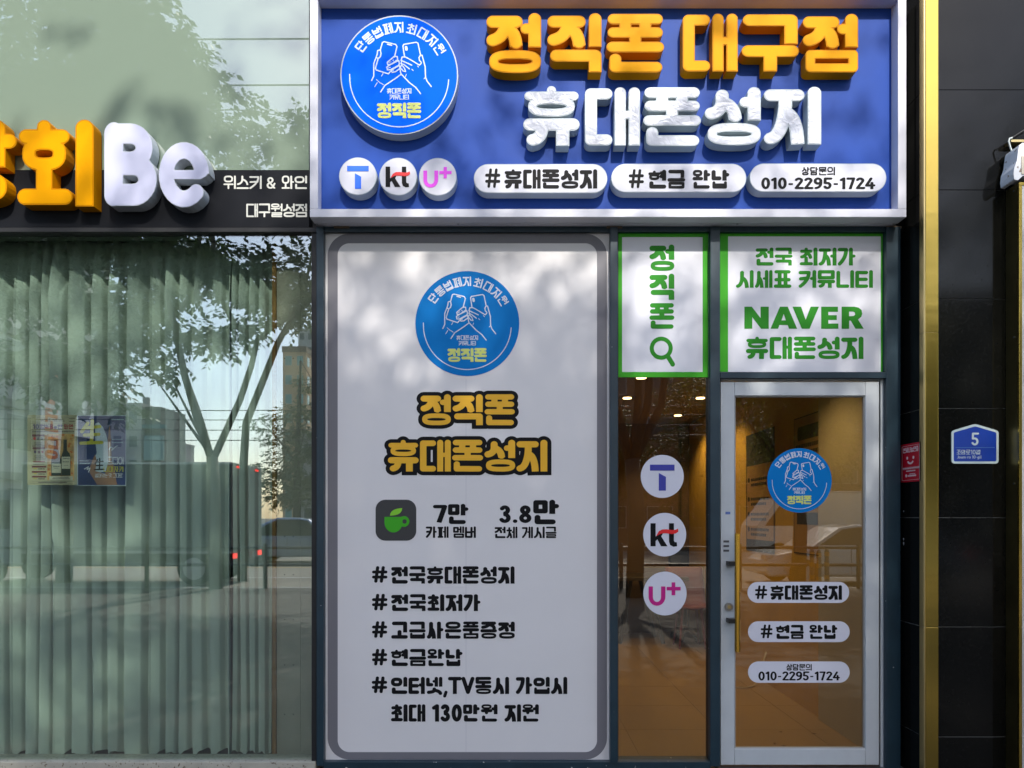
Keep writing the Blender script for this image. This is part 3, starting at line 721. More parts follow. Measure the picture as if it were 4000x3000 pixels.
# ------------------------------------------------------------------ the blue shop sign
YB, YF = -0.080, -0.147
sg = root('shop_sign', (PX(2370), YB, PZ(850, YF)), 'large blue shop sign with white frame and raised yellow and white lettering over the door', 'sign')
x0, x1, z0, z1 = PX(1210, YF), PX(3541, YF), PZ(848, YF), PZ(-35, YF)
ix0, ix1, iz0, iz1 = PX(1242, YF), PX(3508, YF), PZ(816, YF), PZ(-2, YF)
box('board', BLUE, ix0-0.01, ix1+0.01, YB, YB+0.02, iz0-0.01, iz1+0.01, sg)
UNDER = mat('sign_casing', (0.55, 0.56, 0.56), 0.5, vary=(4, 0.05))
box('casing', UNDER, x0+0.004, x1-0.004, YB+0.022, 0.055, z0+0.003, z1-0.003, sg)
for n, a in (('bottom', (x0, x1, z0, iz0)), ('top', (x0, x1, iz1, z1)), ('left', (x0, ix0, iz0, iz1)), ('right', (ix1, x1, iz0, iz1))):
    xa, xb, za, zb = a
    box('frame_rail', WHITE_AL, xa, xb, YF, YB+0.021, za, zb, sg, 0.0025)
box('frame_lip', WHITE_AL, x0+0.02, x1-0.02, YB+0.02, -0.002, z0-0.002, z0+0.004, sg)
for px, py in ((1238, 862), (1790, 866), (2880, 868), (3490, 868)):
    yy = -0.06; MB().tube([(PX(px, yy), yy, z0-0.0045), (PX(px, yy), yy, z0-0.001)], 0.006, 8).build('screw', GREY_TRIM, sg)
for px in (1335, 2400, 3490):
    box('bracket', mat('rusty_bracket', (0.12, 0.085, 0.05), 0.7), PX(px-30, -0.03), PX(px+30, -0.03), -0.035, -0.003, z0-0.014, z0-0.0025, sg)
def sign_piece(name, loops, face, side, inset_loops, trim=None, parent=sg):
    to = facing(YF)
    b = MB(); b.poly(loops, to, YB-YF-0.001)
    o = b.build(name, [side], parent)
    f = MB(); f.poly(inset_loops, facing(YF-0.0015), 0.0022); f.build('face', face, o)
    return o
def fit(ch, bx, h, off=0.0):
    base = glyph(ch, h, 0.0, 0.01)[0]
    us = [p[0] for l in base for p in l]; vs = [p[1] for l in base for p in l]
    sx = (bx[2]-bx[0])/(max(us)-min(us)); sy = (bx[3]-bx[1])/(max(vs)-min(vs))
    g = glyph(ch, h, off, 0.01)[0]
    return [[(bx[0]+(u-min(us))*sx, bx[3]-(v-min(vs))*sy) for u, v in l] for l in g]
for ch, bx in (('정', (1900, 51, 2114, 285)), ('직', (2138, 51, 2350, 282)), ('폰', (2369, 54, 2594, 283)), ('대', (2667, 53, 2882, 279)), ('구', (2897, 56, 3121, 279)), ('점', (3136, 54, 3352, 282))):
    sign_piece('raised_letter', fit(ch, bx, 0.118), YEL_FACE, YEL_SIDE, fit(ch, bx, 0.118, -0.020))
for ch, bx in (('휴', (2044, 336, 2264, 570)), ('대', (2285, 341, 2500, 568)), ('폰', (2513, 341, 2738, 570)), ('성', (2753, 340, 2972, 567)), ('지', (2984, 339, 3208, 565))):
    sign_piece('raised_letter', fit(ch, bx, 0.118), WHT_FACE, WHT_SIDE, fit(ch, bx, 0.118, -0.020))
o = sign_piece('logo_disc', [ell(1559.5, 293, 230, 233, 72)], LOGO_BLUE, mat('disc_return', (0.42, 0.46, 0.50), 0.45), [ell(1559.5, 293, 225.5, 228.5, 72)])
logo(o, 1559.5, 293, 229, YF-0.0032, PRINT_WHITE, LIME)
for cx, cy, k in ((1398, 688.5, 0), (1555, 690, 1), (1710, 690.5, 2)):
    o = sign_piece('carrier_disc', [ell(cx, cy, 73.5)], WHT_FACE2, WHT_SIDE, [ell(cx, cy, 71)])
    if k == 0: mark_t(o, cx, cy, 74, YF-0.0032, T_BLUE)
    elif k == 1: mark_kt(o, cx, cy, 74, YF-0.0032)
    else: mark_u(o, cx, cy, 74, YF-0.0032, PINK)
for bx, lines in (((1851, 641, 2372, 754), (('#', (1893, 650, 1952, 741), 0.10), ('휴대폰성지', (1970, 661, 2333, 736), 0.118))),
                  ((2388, 640, 2915, 751), (('#', (2454, 653, 2513, 742), 0.10), ('현금 완납', (2533, 663, 2849, 736), 0.118))),
                  ((2929, 639, 3462, 749.5), (('상담문의', (3132, 652, 3262, 684), 0.085), ('010-2295-1724', (2974, 693, 3416, 738), 0.105)))):
    r = (bx[3]-bx[1])/2
    o = sign_piece('pill_plate', [rrect(*bx, r-0.5, 12)], WHT_FACE2, WHT_SIDE, [rrect(bx[0]+2.5, bx[1]+2.5, bx[2]-2.5, bx[3]-2.5, r-3, 12)])
    for t, b, h in lines:
        letters('lettering', BLACK, facing(YF-0.0032), line_loops(t, *b, h=h), o)

# ------------------------------------------------------------------ white banner on the big pane
YS = -0.004
bn = root('window_banner', (PX(1825), YS, PZ(2974)), 'tall white banner with grey rounded border and Korean phone shop text filling the window', 'banner')
box('sheet', SHEET, PX(1262), PX(2386), YS, 0.008, PZ(2977), PZ(903), bn)
to = facing(YS-0.0012)
MB().poly([rrect(1280, 913, 2371, 2967, 85, 14), rrect(1319, 950, 2332, 2938, 46, 12)], to, 0.001).build('border', GREY_PRINT, bn)
MB().poly([ell(1825.5, 1264, 203, 205, 72)], to, 0.001).build('logo_disc', LOGO_BLUE2, bn)
logo(bn, 1825.5, 1264, 203, YS-0.0024, mat('white_print', (0.62, 0.66, 0.74), 0.5), LIME)
for t, b, g in (('정직폰', (1643, 1540, 2011, 1661), 0.06), ('휴대폰성지', (1515, 1718, 2138, 1842), 0.045)):
    MB().poly(outline_loops(t, *b, 0.115, g, 0.135), to, 0.001).build('lettering_outline', BLACK, bn)
    letters('lettering', GOLD_PRINT, facing(YS-0.0024), line_loops(t, *b, h=0.112, gap=g), bn)
MB().poly([rrect(1467, 1952, 1626, 2112, 38)], to, 0.001).build('cup_icon_tile', mat('charcoal_print', (0.028, 0.028, 0.03), 0.5), bn)
cup = [(1502, 2019), (1571, 2019)] + [(1537+35*math.cos(R(a)), 2043+37*math.sin(R(a))) for a in range(0, 181, 12)]
cup = [(1502, 2019), (1572, 2019), (1572, 2038)] + [(1537+35*math.cos(R(a)), 2042+38*math.sin(R(a))) for a in range(0, 181, 12)]
handle = [ell(1578, 2037, 21, 21, 28), ell(1580, 2037, 9, 9, 20)]
ic = MB(); ic.poly([cup], facing(YS-0.0026), 0.001); ic.poly(handle, facing(YS-0.0024), 0.001)
ic.build('cup_icon', GREEN, bn)
leafp = bez((1523, 2014), (1526, 1986), (1571, 1985), 8) + bez((1571, 1985), (1570, 2014), (1523, 2014), 8)[1:-1]
MB().poly([leafp], facing(YS-0.0026), 0.001).build('leaf_icon', LEAFGREEN, bn)
for t, b, h in (('7', (1694, 1972, 1744, 2041), 0.115), ('만', (1750, 1968, 1830, 2047), 0.115), ('3.8', (1950, 1974, 2076, 2043), 0.115), ('만', (2083, 1952, 2184, 2048), 0.115),
                ('카페 멤버', (1663, 2056, 1859, 2101), 0.10), ('전체 게시글', (1932, 2057, 2174, 2102), 0.10),
                ('#', (1452, 2206, 1510, 2282), 0.122), ('전국휴대폰성지', (1528, 2212, 2010, 2280), 0.122), ('#', (1452, 2314, 1510, 2390), 0.122), ('전국최저가', (1528, 2321, 1877, 2387), 0.122),
                ('#', (1452, 2421, 1509, 2497), 0.122), ('고급사은품증정', (1528, 2428, 2011, 2495), 0.122), ('#', (1452, 2529, 1509, 2605), 0.122), ('현금완납', (1527, 2535, 1807, 2602), 0.122),
                ('#', (1451, 2637, 1509, 2713), 0.122), ('인터넷,TV동시 가입시', (1527, 2644, 2216, 2711), 0.122), ('최대 130만원 지원', (1527, 2751, 2105, 2819), 0.122)):
    letters('lettering', BLACK, to, line_loops(t, *b, h=h), bn)
MB().box(PX(1820.0), PX(1821.2), YS-0.0005, YS+0.001, PZ(2960), PZ(1480)).build('sheet_seam', mat('seam', (0.50, 0.49, 0.53), 0.5), bn)

# ------------------------------------------------------------------ two green bordered panels
def green_panel(label, outer, inner, name='green_window_panel'):
    g = root(name, (PX((outer[0]+outer[2])/2), YS, PZ(outer[3])), label, 'panel')
    box('sheet', VINYL_WHITE, PX(outer[0]), PX(outer[2]), YS, 0.008, PZ(outer[3]), PZ(outer[1]), g)
    b = MB(); t = facing(YS-0.0012)
    xs = (outer[0]+0.5, inner[0], inner[2], outer[2]-0.5)
    b.poly([rect(xs[0], outer[1]+0.5, xs[1], outer[3]-0.5)], t, 0.001); b.poly([rect(xs[2], outer[1]+0.5, xs[3], outer[3]-0.5)], t, 0.001)
    b.poly([rect(xs[1], outer[1]+0.5, xs[2], inner[1])], t, 0.001)
    if inner[3] < outer[3]-3: b.poly([rect(xs[1], inner[3], xs[2], outer[3]-0.5)], t, 0.001)
    b.build('border', GREEN, g)
    return g
gp = green_panel('narrow green bordered panel with vertical Korean lettering and a magnifier above the side glass', (2409, 905, 2767, 1474), (2430, 926, 2745, 1453))
for ch, b in (('정', (2537, 955, 2634, 1058)), ('직', (2537, 1069, 2634, 1171)), ('폰', (2537, 1184, 2634, 1284))):
    letters('lettering', GREEN2, to, line_loops(ch, *b, h=0.112), gp)
letters('magnifier', GREEN2, to, [line_art([(arc(2583, 1360, 37, 37, 0, 360, 40), 8, False, False), ([(2608, 1390), (2628, 1423)], 9, False, False)], 1.5, 0.25)], gp)
gp = green_panel('wide green bordered panel with Korean community lettering above the glass door', (2807, 903, 3454, 1453), (2844, 923, 3441, 1453))
for t, b in (('전국 최저가', (2952, 967, 3342, 1037)), ('시세표 커뮤니티', (2875, 1055, 3410, 1124)), ('휴대폰성지', (2914, 1315, 3373, 1402))):
    letters('lettering', GREEN2, to, line_loops(t, *b, h=0.108), gp)
nv = {'N': [[(0,0),(0.28,0),(0.62,0.52),(0.62,0),(0.93,0),(0.93,1),(0.64,1),(0.30,0.47),(0.30,1),(0,1)]],
      'A': [[(0.36,0),(0.66,0),(1.02,1),(0.71,1),(0.66,0.83),(0.34,0.83),(0.29,1),(0,1)], [(0.42,0.62),(0.59,0.62),(0.505,0.32)]],
      'V': [[(0,0),(0.33,0),(0.51,0.60),(0.70,0),(1.02,0),(0.66,1),(0.36,1)]],
      'E': [[(0,0),(0.73,0),(0.73,0.23),(0.31,0.23),(0.31,0.385),(0.68,0.385),(0.68,0.60),(0.31,0.60),(0.31,0.765),(0.75,0.765),(0.75,1),(0,1)]],
      'R': [[(0,0),(0.52,0),(0.70,0.04),(0.83,0.15),(0.86,0.31),(0.82,0.46),(0.68,0.58),(0.92,1),(0.58,1),(0.38,0.63),(0.31,0.63),(0.31,1),(0,1)], [(0.31,0.22),(0.47,0.22),(0.55,0.26),(0.56,0.36),(0.50,0.42),(0.31,0.43)]]}
gl = []
for ch, xa, xb in (('N', 2908, 3003), ('A', 3010, 3114), ('V', 3096, 3199), ('E', 3208, 3275), ('R', 3288, 3374)):
    ls = nv[ch]; mu = max(p[0] for p in ls[0])
    gl.append([[(xa+u/mu*(xb-xa), 1198+v*86) for u, v in l] for l in ls])
letters('bold_lettering', GREEN2, to, gl, gp)

# ------------------------------------------------------------------ white door
dr = root('glass_door', (PX(3120), 0.0, PZ(2990)), 'white aluminium framed glass door with tall brass pull handle', 'door')
DY0, DY1 = -0.020, 0.022
def dbox(name, m, px0, py0, px1, py1, y0=DY0, y1=DY1, bev=0.002): return box(name, m, PX(px0, y0), PX(px1, y0), y0, y1, PZ(py1, y0), PZ(py0, y0), dr, bev)
dbox('jamb', DOOR_AL, 3440, 1482, 3459, 2998, -0.012, 0.03); dbox('head_jamb', DOOR_AL, 2815, 1479, 3459, 1486, -0.012, 0.03)
dbox('stile', DOOR_AL, 2815, 1491, 2869, 2988); dbox('stile', DOOR_AL, 3381, 1491, 3434, 2988)
dbox('rail', DOOR_AL, 2869.6, 1491, 3380.4, 1545); dbox('rail', DOOR_AL, 2869.6, 2926, 3380.4, 2988)
BEAD = mat('grey_bead', (0.33, 0.33, 0.32), 0.5)
for b in ((2869.6, 1546, 3380, 1551), (2869.6, 2920, 3380, 2926), (2869.6, 1551, 2873, 2920), (3374, 1551, 3380, 2920)): dbox('glazing_bead', BEAD, *b, -0.010, 0.01, 0)
dbox('gap_seal', GASKET, 3435, 1487, 3440, 2992, 0.0, 0.02, 0)
box('glass_pane', GLASS_R, PX(2866), PX(3379), 0.0, 0.006, PZ(2925), PZ(1546), dr)
hy = -0.075
MB().tube([(PX(2881, hy), hy, PZ(2546, hy)), (PX(2881, hy), hy, PZ(2084, hy))], 0.0145, 20).build('pull_handle', BRASS, dr, smooth=False)
for py in (2201, 2424): box('handle_bracket', mat('black_metal', (0.01, 0.01, 0.01), 0.35), PX(2842, -0.05), PX(2874, -0.05), hy, DY0-0.0005, PZ(py+9, -0.05), PZ(py-9, -0.05), dr, 0.002)
lk = MB().tube([(PX(2846, DY0), DY0-0.012, PZ(2368)), (PX(2846, DY0), DY0, PZ(2368))], 0.022, 24).build('lock', STEEL, dr)
MB().tube([(PX(2846, DY0), DY0-0.015, PZ(2368)), (PX(2846, DY0), DY0-0.011, PZ(2368))], 0.010, 20).build('keyway', GOLD_PALE, lk)
for py in (2115, 2133, 2151): dbox('dark_tape', mat('grey_tape', (0.06, 0.06, 0.065), 0.6), 2826, py-4, 2848, py+4, DY0-0.0012, DY0, 0)
dbox('price_tag', mat('blue_tag', (0.10, 0.16, 0.40), 0.5), 2834, 1999, 2853, 2009, DY0-0.0012, DY0, 0)
struct(box('door_step', mat('dark_step', (0.05, 0.05, 0.055), 0.4, vary=(20, 0.3)), PX(2800), PX(3520), -0.16, 0.06, 0.0, PZ(2992)))

# ------------------------------------------------------------------ stickers on the glass
YG = -0.0016
def sticker(name, label, loops, m):
    cx = sum(p[0] for p in loops[0])/len(loops[0]); cy = max(p[1] for p in loops[0])
    r = root(name, (PX(cx), YG, PZ(cy)), label, 'sticker')
    MB().poly(loops, facing(YG), 0.0013).build('backing', m, r); return r
STK = mat('white_sticker', (0.66, 0.66, 0.74), 0.45, spec=0.4)
s = sticker('round_sticker', 'round white sticker with violet T mark on the side glass', [ell(2587, 1861, 84, 84, 60)], STK); mark_t(s, 2587, 1861, 84, YG-0.0012, T_VIOLET)
s = sticker('round_sticker', 'round white sticker with black kt mark and red stroke on the side glass', [ell(2596.5, 2088.5, 84, 85, 60)], STK); mark_kt(s, 2596.5, 2088.5, 84, YG-0.0012)
s = sticker('round_sticker', 'round white sticker with magenta U plus mark on the side glass', [ell(2597.5, 2318.5, 84.5, 85.5, 60)], STK); mark_u(s, 2597.5, 2318.5, 84, YG-0.0012, MAGENTA)
s = sticker('round_logo_sticker', 'round blue logo sticker with two hands holding phones on the door glass', [ell(3123, 1876.5, 126, 126, 64)], LOGO_BLUE2)
logo(s, 3123, 1876.5, 126, YG-0.0012, mat('white_print', (0.62, 0.66, 0.74), 0.5), LIME)
for lab, bx, lines in (('top white pill sticker with black hashtag lettering on the door', (2920, 2273, 3317, 2355), (('#', (2948, 2281, 2995, 2346), 0.10), ('휴대폰성지', (3009, 2286, 3289, 2343), 0.122))),
                       ('middle white pill sticker with black cash payment hashtag on the door', (2922, 2427, 3319, 2508), (('#', (2970, 2434, 3016, 2499), 0.10), ('현금 완납', (3031, 2441, 3271, 2496), 0.122))),
                       ('bottom white pill sticker with black phone number on the door', (2922, 2584, 3319, 2667), (('상담문의', (3072, 2594, 3171, 2619), 0.085), ('010-2295-1724', (2963, 2623, 3279, 2658), 0.095)))):
    s = sticker('pill_sticker', lab, [rrect(*bx, (bx[3]-bx[1])/2-0.5, 12)], STK)
    for t, b, h in lines: letters('lettering', BLACK, facing(YG-0.0012), line_loops(t, *b, h=h), s)

# ------------------------------------------------------------------ neighbour's shop on the left: frosted panel, fascia, raised letters
FASCIA = mat('black_fascia', (0.008, 0.009, 0.012), 0.5, spec=0.12, vary=(3, 0.15))
XL = -5.2
up = root('frosted_panel', (PX(600), 0, PZ(664)), 'pale green frosted glass panel above the neighbouring wine shop sign', 'glass panel')
box('pane', FILM, XL, PX(1207, -0.01), -0.012, 0.055, PZ(666, -0.012), 5.2, up)
ns = root('wine_shop_sign', (PX(600), -0.02, PZ(890)), 'black fascia with raised yellow and white wine shop letters and small white Korean text', 'sign')
box('fascia', FASCIA, XL, PX(1207, -0.02), -0.02, 0.055, PZ(888, -0.02), PZ(664, -0.02), ns)
NF = -0.096
BE_FACE = mat('cool_white_acrylic', (0.62, 0.63, 0.80), 0.28, coat=0.3, bump=(6, 0.07, (1, 1, 1), 2.0))
BE_SIDE = mat('cool_white_return', (0.52, 0.56, 0.60), 0.45)
def raised(loops, inner, face, side):
    b = MB().poly(loops, facing(NF), -0.0215-NF); o = b.build('raised_letter', side, ns)
    MB().poly(inner, facing(NF-0.0015), 0.0022).build('face', face, o)
for ch, bx in (('상', (-238, 467, 66, 792)), ('회', (67, 467, 366, 806))):
    raised(fit(ch, bx, 0.118), fit(ch, bx, 0.118, -0.018), YEL_FACE, YEL_SIDE)
def custom(S, bx, off=0.0, step=0.01):
    a = np.array([p for s in S for p in s[0]]); xs = np.arange(-0.4, 1.6, step); ys = np.arange(-0.4, 1.6, step)
    F = field(S, xs, ys); base = contours(F, xs, ys, 0.0, 0.002); g = contours(F, xs, ys, off, 0.002) if off else base
    us = [p[0] for l in base for p in l]; vs = [p[1] for l in base for p in l]
    sx = (bx[2]-bx[0])/(max(us)-min(us)); sy = (bx[3]-bx[1])/(max(vs)-min(vs))
    return [[(bx[0]+(u-min(us))*sx, bx[3]-(v-min(vs))*sy) for u, v in l] for l in g]
hB = 0.125
SB = [([(0.13, 0.13), (0.13, 0.87)] + arc(0.38, 0.70, 0.20, 0.17, 90, -90) + [(0.13, 0.53)], hB, False, False), ([(0.13, 0.50)] + arc(0.42, 0.315, 0.21, 0.185, 90, -90) + [(0.13, 0.13)], hB+0.01, False, False),
      ([(0.13, 0.13), (0.13, 0.87)], 0.14, False, False)]
SE = [([(0.15, 0.46), (0.70, 0.46)], 0.07, False, False), (arc(0.43, 0.46, 0.30, 0.36, 0, 313, 26), 0.125, True, False)]
for S, bx in ((SB, (407, 477, 612, 806)), (SE, (620, 555, 817, 810))):
    raised(custom(S, bx), custom(S, bx, -0.008), BE_FACE, BE_SIDE)
CREAM = mat('cream_print', (0.62, 0.62, 0.56), 0.5)
tf = facing(-0.0212)
for t, b in (('위스키', (873, 686, 1022, 738)), ('&', (1040, 690, 1078, 738)), ('와인', (1100, 686, 1199, 738)), ('대구월성점', (962, 795, 1199, 848))):
    letters('lettering', CREAM, tf, line_loops(t, *b, h=0.072, gap=0.05), ns)

# window with its frame
wf = root('wine_shop_window', (PX(600), 0, PZ(2975)), 'wide green tinted shop window in a black frame showing pale curtains', 'window')
box('head_rail', GASKET, XL, PX(1236, -0.03), -0.03, 0.055, PZ(905, -0.03), PZ(889, -0.03), wf)
box('side_gasket', GASKET, PX(1221), PX(1236, -0.02), -0.02, 0.04, PZ(2975), PZ(905), wf)
box('inner_head', mat('grey_track', (0.10, 0.11, 0.10), 0.5), XL, PX(1221), 0.03, 0.09, PZ(931, 0.05), PZ(900, 0.05), wf)
SILLM = chipped('dirty_cream_sill', (0.42, 0.40, 0.33), (0.16, 0.13, 0.09), 70, 0.63, 0.5)
box('sill', SILLM, XL, PX(1234, -0.03), -0.035, 0.10, 0.03, PZ(2975, -0.03), wf, 0.003)
box('glass_pane', GLASS_L, XL, PX(1224), 0.0, 0.006, PZ(2978), PZ(902), wf)
# curtain
CURT = bpy.data.materials.new('pale_green_curtain_cloth'); CURT.use_nodes = True
nt = CURT.node_tree; cb = nt.nodes['Principled BSDF']; co = nt.nodes['Material Output']
cb.inputs['Base Color'].default_value = (0.57, 0.625, 0.57, 1); cb.inputs['Roughness'].default_value = 0.85; cb.inputs['Specular IOR Level'].default_value = 0.15
tl = nt.nodes.new('ShaderNodeBsdfTranslucent'); tl.inputs[0].default_value = (0.48, 0.54, 0.48, 1)
mxs = nt.nodes.new('ShaderNodeMixShader'); mxs.inputs[0].default_value = 0.10
nt.links.new(cb.outputs[0], mxs.inputs[1]); nt.links.new(tl.outputs[0], mxs.inputs[2]); nt.links.new(mxs.outputs[0], co.inputs[0])
wv = nt.nodes.new('ShaderNodeTexNoise'); wv.inputs['Scale'].default_value = 240; wv.inputs['Detail'].default_value = 2
tcc = nt.nodes.new('ShaderNodeTexCoord'); bpc = nt.nodes.new('ShaderNodeBump'); bpc.inputs['Strength'].default_value = 0.15; bpc.inputs['Distance'].default_value = 0.002
nt.links.new(tcc.outputs['Object'], wv.inputs['Vector']); nt.links.new(wv.outputs['Fac'], bpc.inputs['Height']); nt.links.new(bpc.outputs[0], cb.inputs['Normal'])
def curtain(x0, x1, period, y0, amp, z0, z1, label):
    c = root('curtain', ((x0+x1)/2, y0, z0), label, 'curtain')
    n = int((x1-x0)/period*34); rows = 26; vs = []; fs = []
    ph = [random.uniform(-0.12, 0.12) for _ in range(200)]
    for j in range(rows+1):
        t = j/rows; z = z0 + (z1-z0)*t
        for i in range(n+1):
            x = x0 + (x1-x0)*i/n; k = (x-x0)/period + 0.22*math.sin(x*7.3+1) + 0.14*math.sin(x*16.1); f = k - math.floor(k) ; q = ph[int(k) % 200]
            # a fold rolls forward fast on its left edge and falls back slowly: overlapping pleats
            fw = 0.55 + q*0.6 if t < 0.9 else 0.55 - 0.28*min(1, (t-0.9)/0.06)
            if f < fw: saw = 1-0.28*(f/fw)**2
            elif f < fw+0.16: e = (f-fw)/0.16; saw = 0.72*(1-e*e*(3-2*e))
            elif f < 0.94: saw = 0.0
            else: saw = (f-0.94)/0.06
            pinch = 0.35 + 0.65*min(1, (1-t)/0.10) if t > 0.9 else 1.0
            a = amp*pinch*(1+q*2)*(0.85+0.15*math.sin(3*t+q*40))
            dx = 0.012*math.sin(2.2*t+q*30)*(1-t) - 0.006*math.sin(math.pi*f)
            zz = z + (0.018*math.sin(2*math.pi*f+q*20) if j == 0 else 0)
            vs.append((x+dx, y0-a*saw+0.01*math.sin(5*t+k), zz))
    for j in range(rows):
        for i in range(n):
            a = j*(n+1)+i; fs.append((a, a+1, a+n+2, a+n+1))
    o = MB(); o.add(vs, fs); cl = o.build('cloth', CURT, c, smooth=True)
    zt = z0+0.125; h = MB()
    row = [(vs[i][0], vs[i][1]-0.0015) for i in range(n+1)]; row2 = [(vs[(n+1)+i][0], vs[(n+1)+i][1]-0.0015) for i in range(n+1)]
    h.add([(x, y, z0+0.012+0.018*math.sin(0)) for x, y in row] + [(x, y, zt) for x, y in row2], [(i, i+1, n+2+i, n+1+i) for i in range(n)])
    h.build('hem', CURT, c, smooth=True)
    return c
CY = 0.22
curtain(XL+0.1, PX(917, CY), 65.7/FPX*(D+CY), CY, 0.10, 0.13, PZ(938, CY), 'long pale green pleated curtain hanging behind the wine shop window')
curtain(PX(924, CY), PX(1064, CY), 36/FPX*(D+CY), CY, 0.07, 0.13, PZ(938, CY), 'narrow gathered curtain stack beside the wooden post in the wine shop')
box('curtain_track', mat('white_track', (0.5, 0.52, 0.5), 0.5), XL, PX(1070, CY), CY-0.05, CY+0.05, PZ(937, CY), PZ(925, CY))
tag(bpy.data.objects['curtain_track'], 'pale curtain track along the top of the wine shop window', 'curtain track')
wp = root('inner_partition', (PX(1140), 0.13, FL), 'beige screwed wall boards with a brown wooden edge beside the curtain', 'partition')
BOARD = mat('beige_board', (0.42, 0.38, 0.32), 0.6, vary=(2, 0.06))
box('wooden_edge', mat('brown_wood', (0.28, 0.13, 0.03), 0.5, vary=(6, 0.2, (1, 1, 0.1))), PX(1065, 0.13), PX(1079, 0.13), 0.12, 0.28, FL, 3.16, wp)
box('board', BOARD, PX(1080, 0.14), PX(1173.5, 0.14), 0.14, 0.16, FL, 3.16, wp); box('board', BOARD, PX(1174.5, 0.14), PX(1224, 0.14), 0.14, 0.16, FL, 3.16, wp)
for py in (935, 1400, 2095, 2245, 2420, 2597, 2790, 2958):
    for px in (1112, 1146): MB().tube([(PX(px, 0.14), 0.138, PZ(py, 0.14)), (PX(px, 0.14), 0.141, PZ(py, 0.14))], 0.0035, 8).build('screw', GASKET, wp)

# two posters taped inside the window
YP = 0.014
def poster(label, x0, y0, x1, y1, m):
    r = root('window_poster', (PX((x0+x1)/2, YP), YP, PZ(y1, YP)), label, 'poster')
    box('paper', m, PX(x0, YP), PX(x1, YP), YP, YP+0.001, PZ(y1, YP), PZ(y0, YP), r); return r
PURPLE = mat('purple_print', (0.06, 0.025, 0.14), 0.6); CRIMSON = mat('crimson_print', (0.36, 0.01, 0.03), 0.6)
PAPER = mat('cream_paper', (0.50, 0.45, 0.29), 0.6); MAROON = mat('maroon_print', (0.16, 0.02, 0.025), 0.6)
OCHRE = mat('autumn_print', (0.62, 0.36, 0.12), 0.6, vary=(30, 0.5)); TINY = mat('small_text_print', (0.14, 0.11, 0.10), 0.6)
BOTTLE = mat('bottle_print', (0.02, 0.035, 0.02), 0.5); LABELM = mat('label_print', (0.60, 0.56, 0.42), 0.6); ORANGE = mat('orange_print', (0.62, 0.16, 0.02), 0.6)
def flat(name, m, loops, parent, lift):
    return MB().poly(loops, facing(YP-lift), 0.0003).build(name, m, parent)
def textbars(name, m, parent, lift, rows):
    """lines of print too small to read"""
    b = MB(); rr = random.Random(5)
    for x0, x1, y, h in rows:
        x = x0
        while x < x1-1:
            w = min(rr.uniform(2, 5), x1-x); b.poly([rect(x, y-h/2, x+w, y+h/2)], facing(YP-lift), 0.0003); x += w + rr.uniform(0.6, 1.4)
    return tag(b.build(name, m, parent), kind='stuff')
p1 = poster('cream wine news poster with two wine bottles taped inside the window', 107, 1621, 300.5, 1894, PAPER)
letters('lettering', TINY, facing(YP-0.001), line_loops('WINE NEWS', 158, 1635, 252, 1648, h=0.07, gap=0.04), p1, 0.0003)
letters('title_lettering', PURPLE, facing(YP-0.001), line_loops('10월', 128, 1657, 175, 1676, h=0.10) + line_loops('新', 176, 1657, 193, 1676, h=0.10) + line_loops('Be한', 195, 1657, 245, 1676, h=0.105), p1, 0.0003)
letters('title_lettering', CRIMSON, facing(YP-0.001), line_loops('와인', 249, 1657, 285, 1676, h=0.10), p1, 0.0003)
textbars('rule_lines', TINY, p1, 0.0008, [(118, 291, 1631, 0.8), (118, 291, 1654, 0.8), (118, 291, 1680, 0.8), (118, 291, 1691, 0.8), (118, 291, 1880, 0.8), (118, 291, 1888, 0.8), (270, 291, 1635, 3), (270, 291, 1646, 3)])
textbars('small_lettering', TINY, p1, 0.001, [(125, 290, 1685.5, 4), (134, 166, 1730, 3), (136, 164, 1736, 3), (126, 176, 1742, 3), (134, 170, 1781, 3), (136, 168, 1787, 3), (128, 178, 1793, 3), (130, 174, 1813, 2.4), (150, 260, 1884, 4)])
textbars('red_lettering', CRIMSON, p1, 0.001, [(130, 175, 1803, 5)])
flat('heading_bars', MAROON, [rrect(125, 1697, 174, 1705, 3.5)], p1, 0.0009); flat('heading_bars', MAROON, [rrect(127, 1747, 176, 1755, 3.5)], p1, 0.0009)
for cx, cy, m in ((135, 1713, RED), (149, 1713, TINY), (164, 1713, GREY_PRINT), (137, 1765, PURPLE), (152, 1766, MAROON), (166, 1765, CRIMSON)): flat('flavour_icon', m, [ell(cx, cy, 4.5, 5.5, 14)], p1, 0.0009)
for py in (1820, 1840, 1859):
    flat('price_box', MAROON, [rect(124, py, 181, py+6)], p1, 0.0009); textbars('price_lettering', TINY, p1, 0.001, [(150, 176, py+11.5, 4.5)])
    flat('price_mark', mat('yellow_mark_print', (0.6, 0.45, 0.03), 0.6), [rect(131, py+8, 143, py+11)], p1, 0.001)
flat('picture', OCHRE, [rect(184.5, 1695, 290, 1876)], p1, 0.0008)
rr = random.Random(3)
lf = MB()
for _ in range(26):
    cx = rr.choice([rr.uniform(186, 204), rr.uniform(268, 288), rr.uniform(188, 286)]); cy = rr.uniform(1697, 1715) if cx > 206 and cx < 266 else rr.uniform(1698, 1855); a = rr.uniform(0, 6.28); s = rr.uniform(4, 8)
    lf.poly([[(cx+s*math.cos(a+k*math.pi/5)*(1 if k % 2 == 0 else 0.45), cy+s*math.sin(a+k*math.pi/5)*(1 if k % 2 == 0 else 0.45)) for k in range(10)]], facing(YP-0.0010-0.00002*_), 0.00001)
tag(lf.build('printed_leaves', ORANGE, p1), kind='stuff')
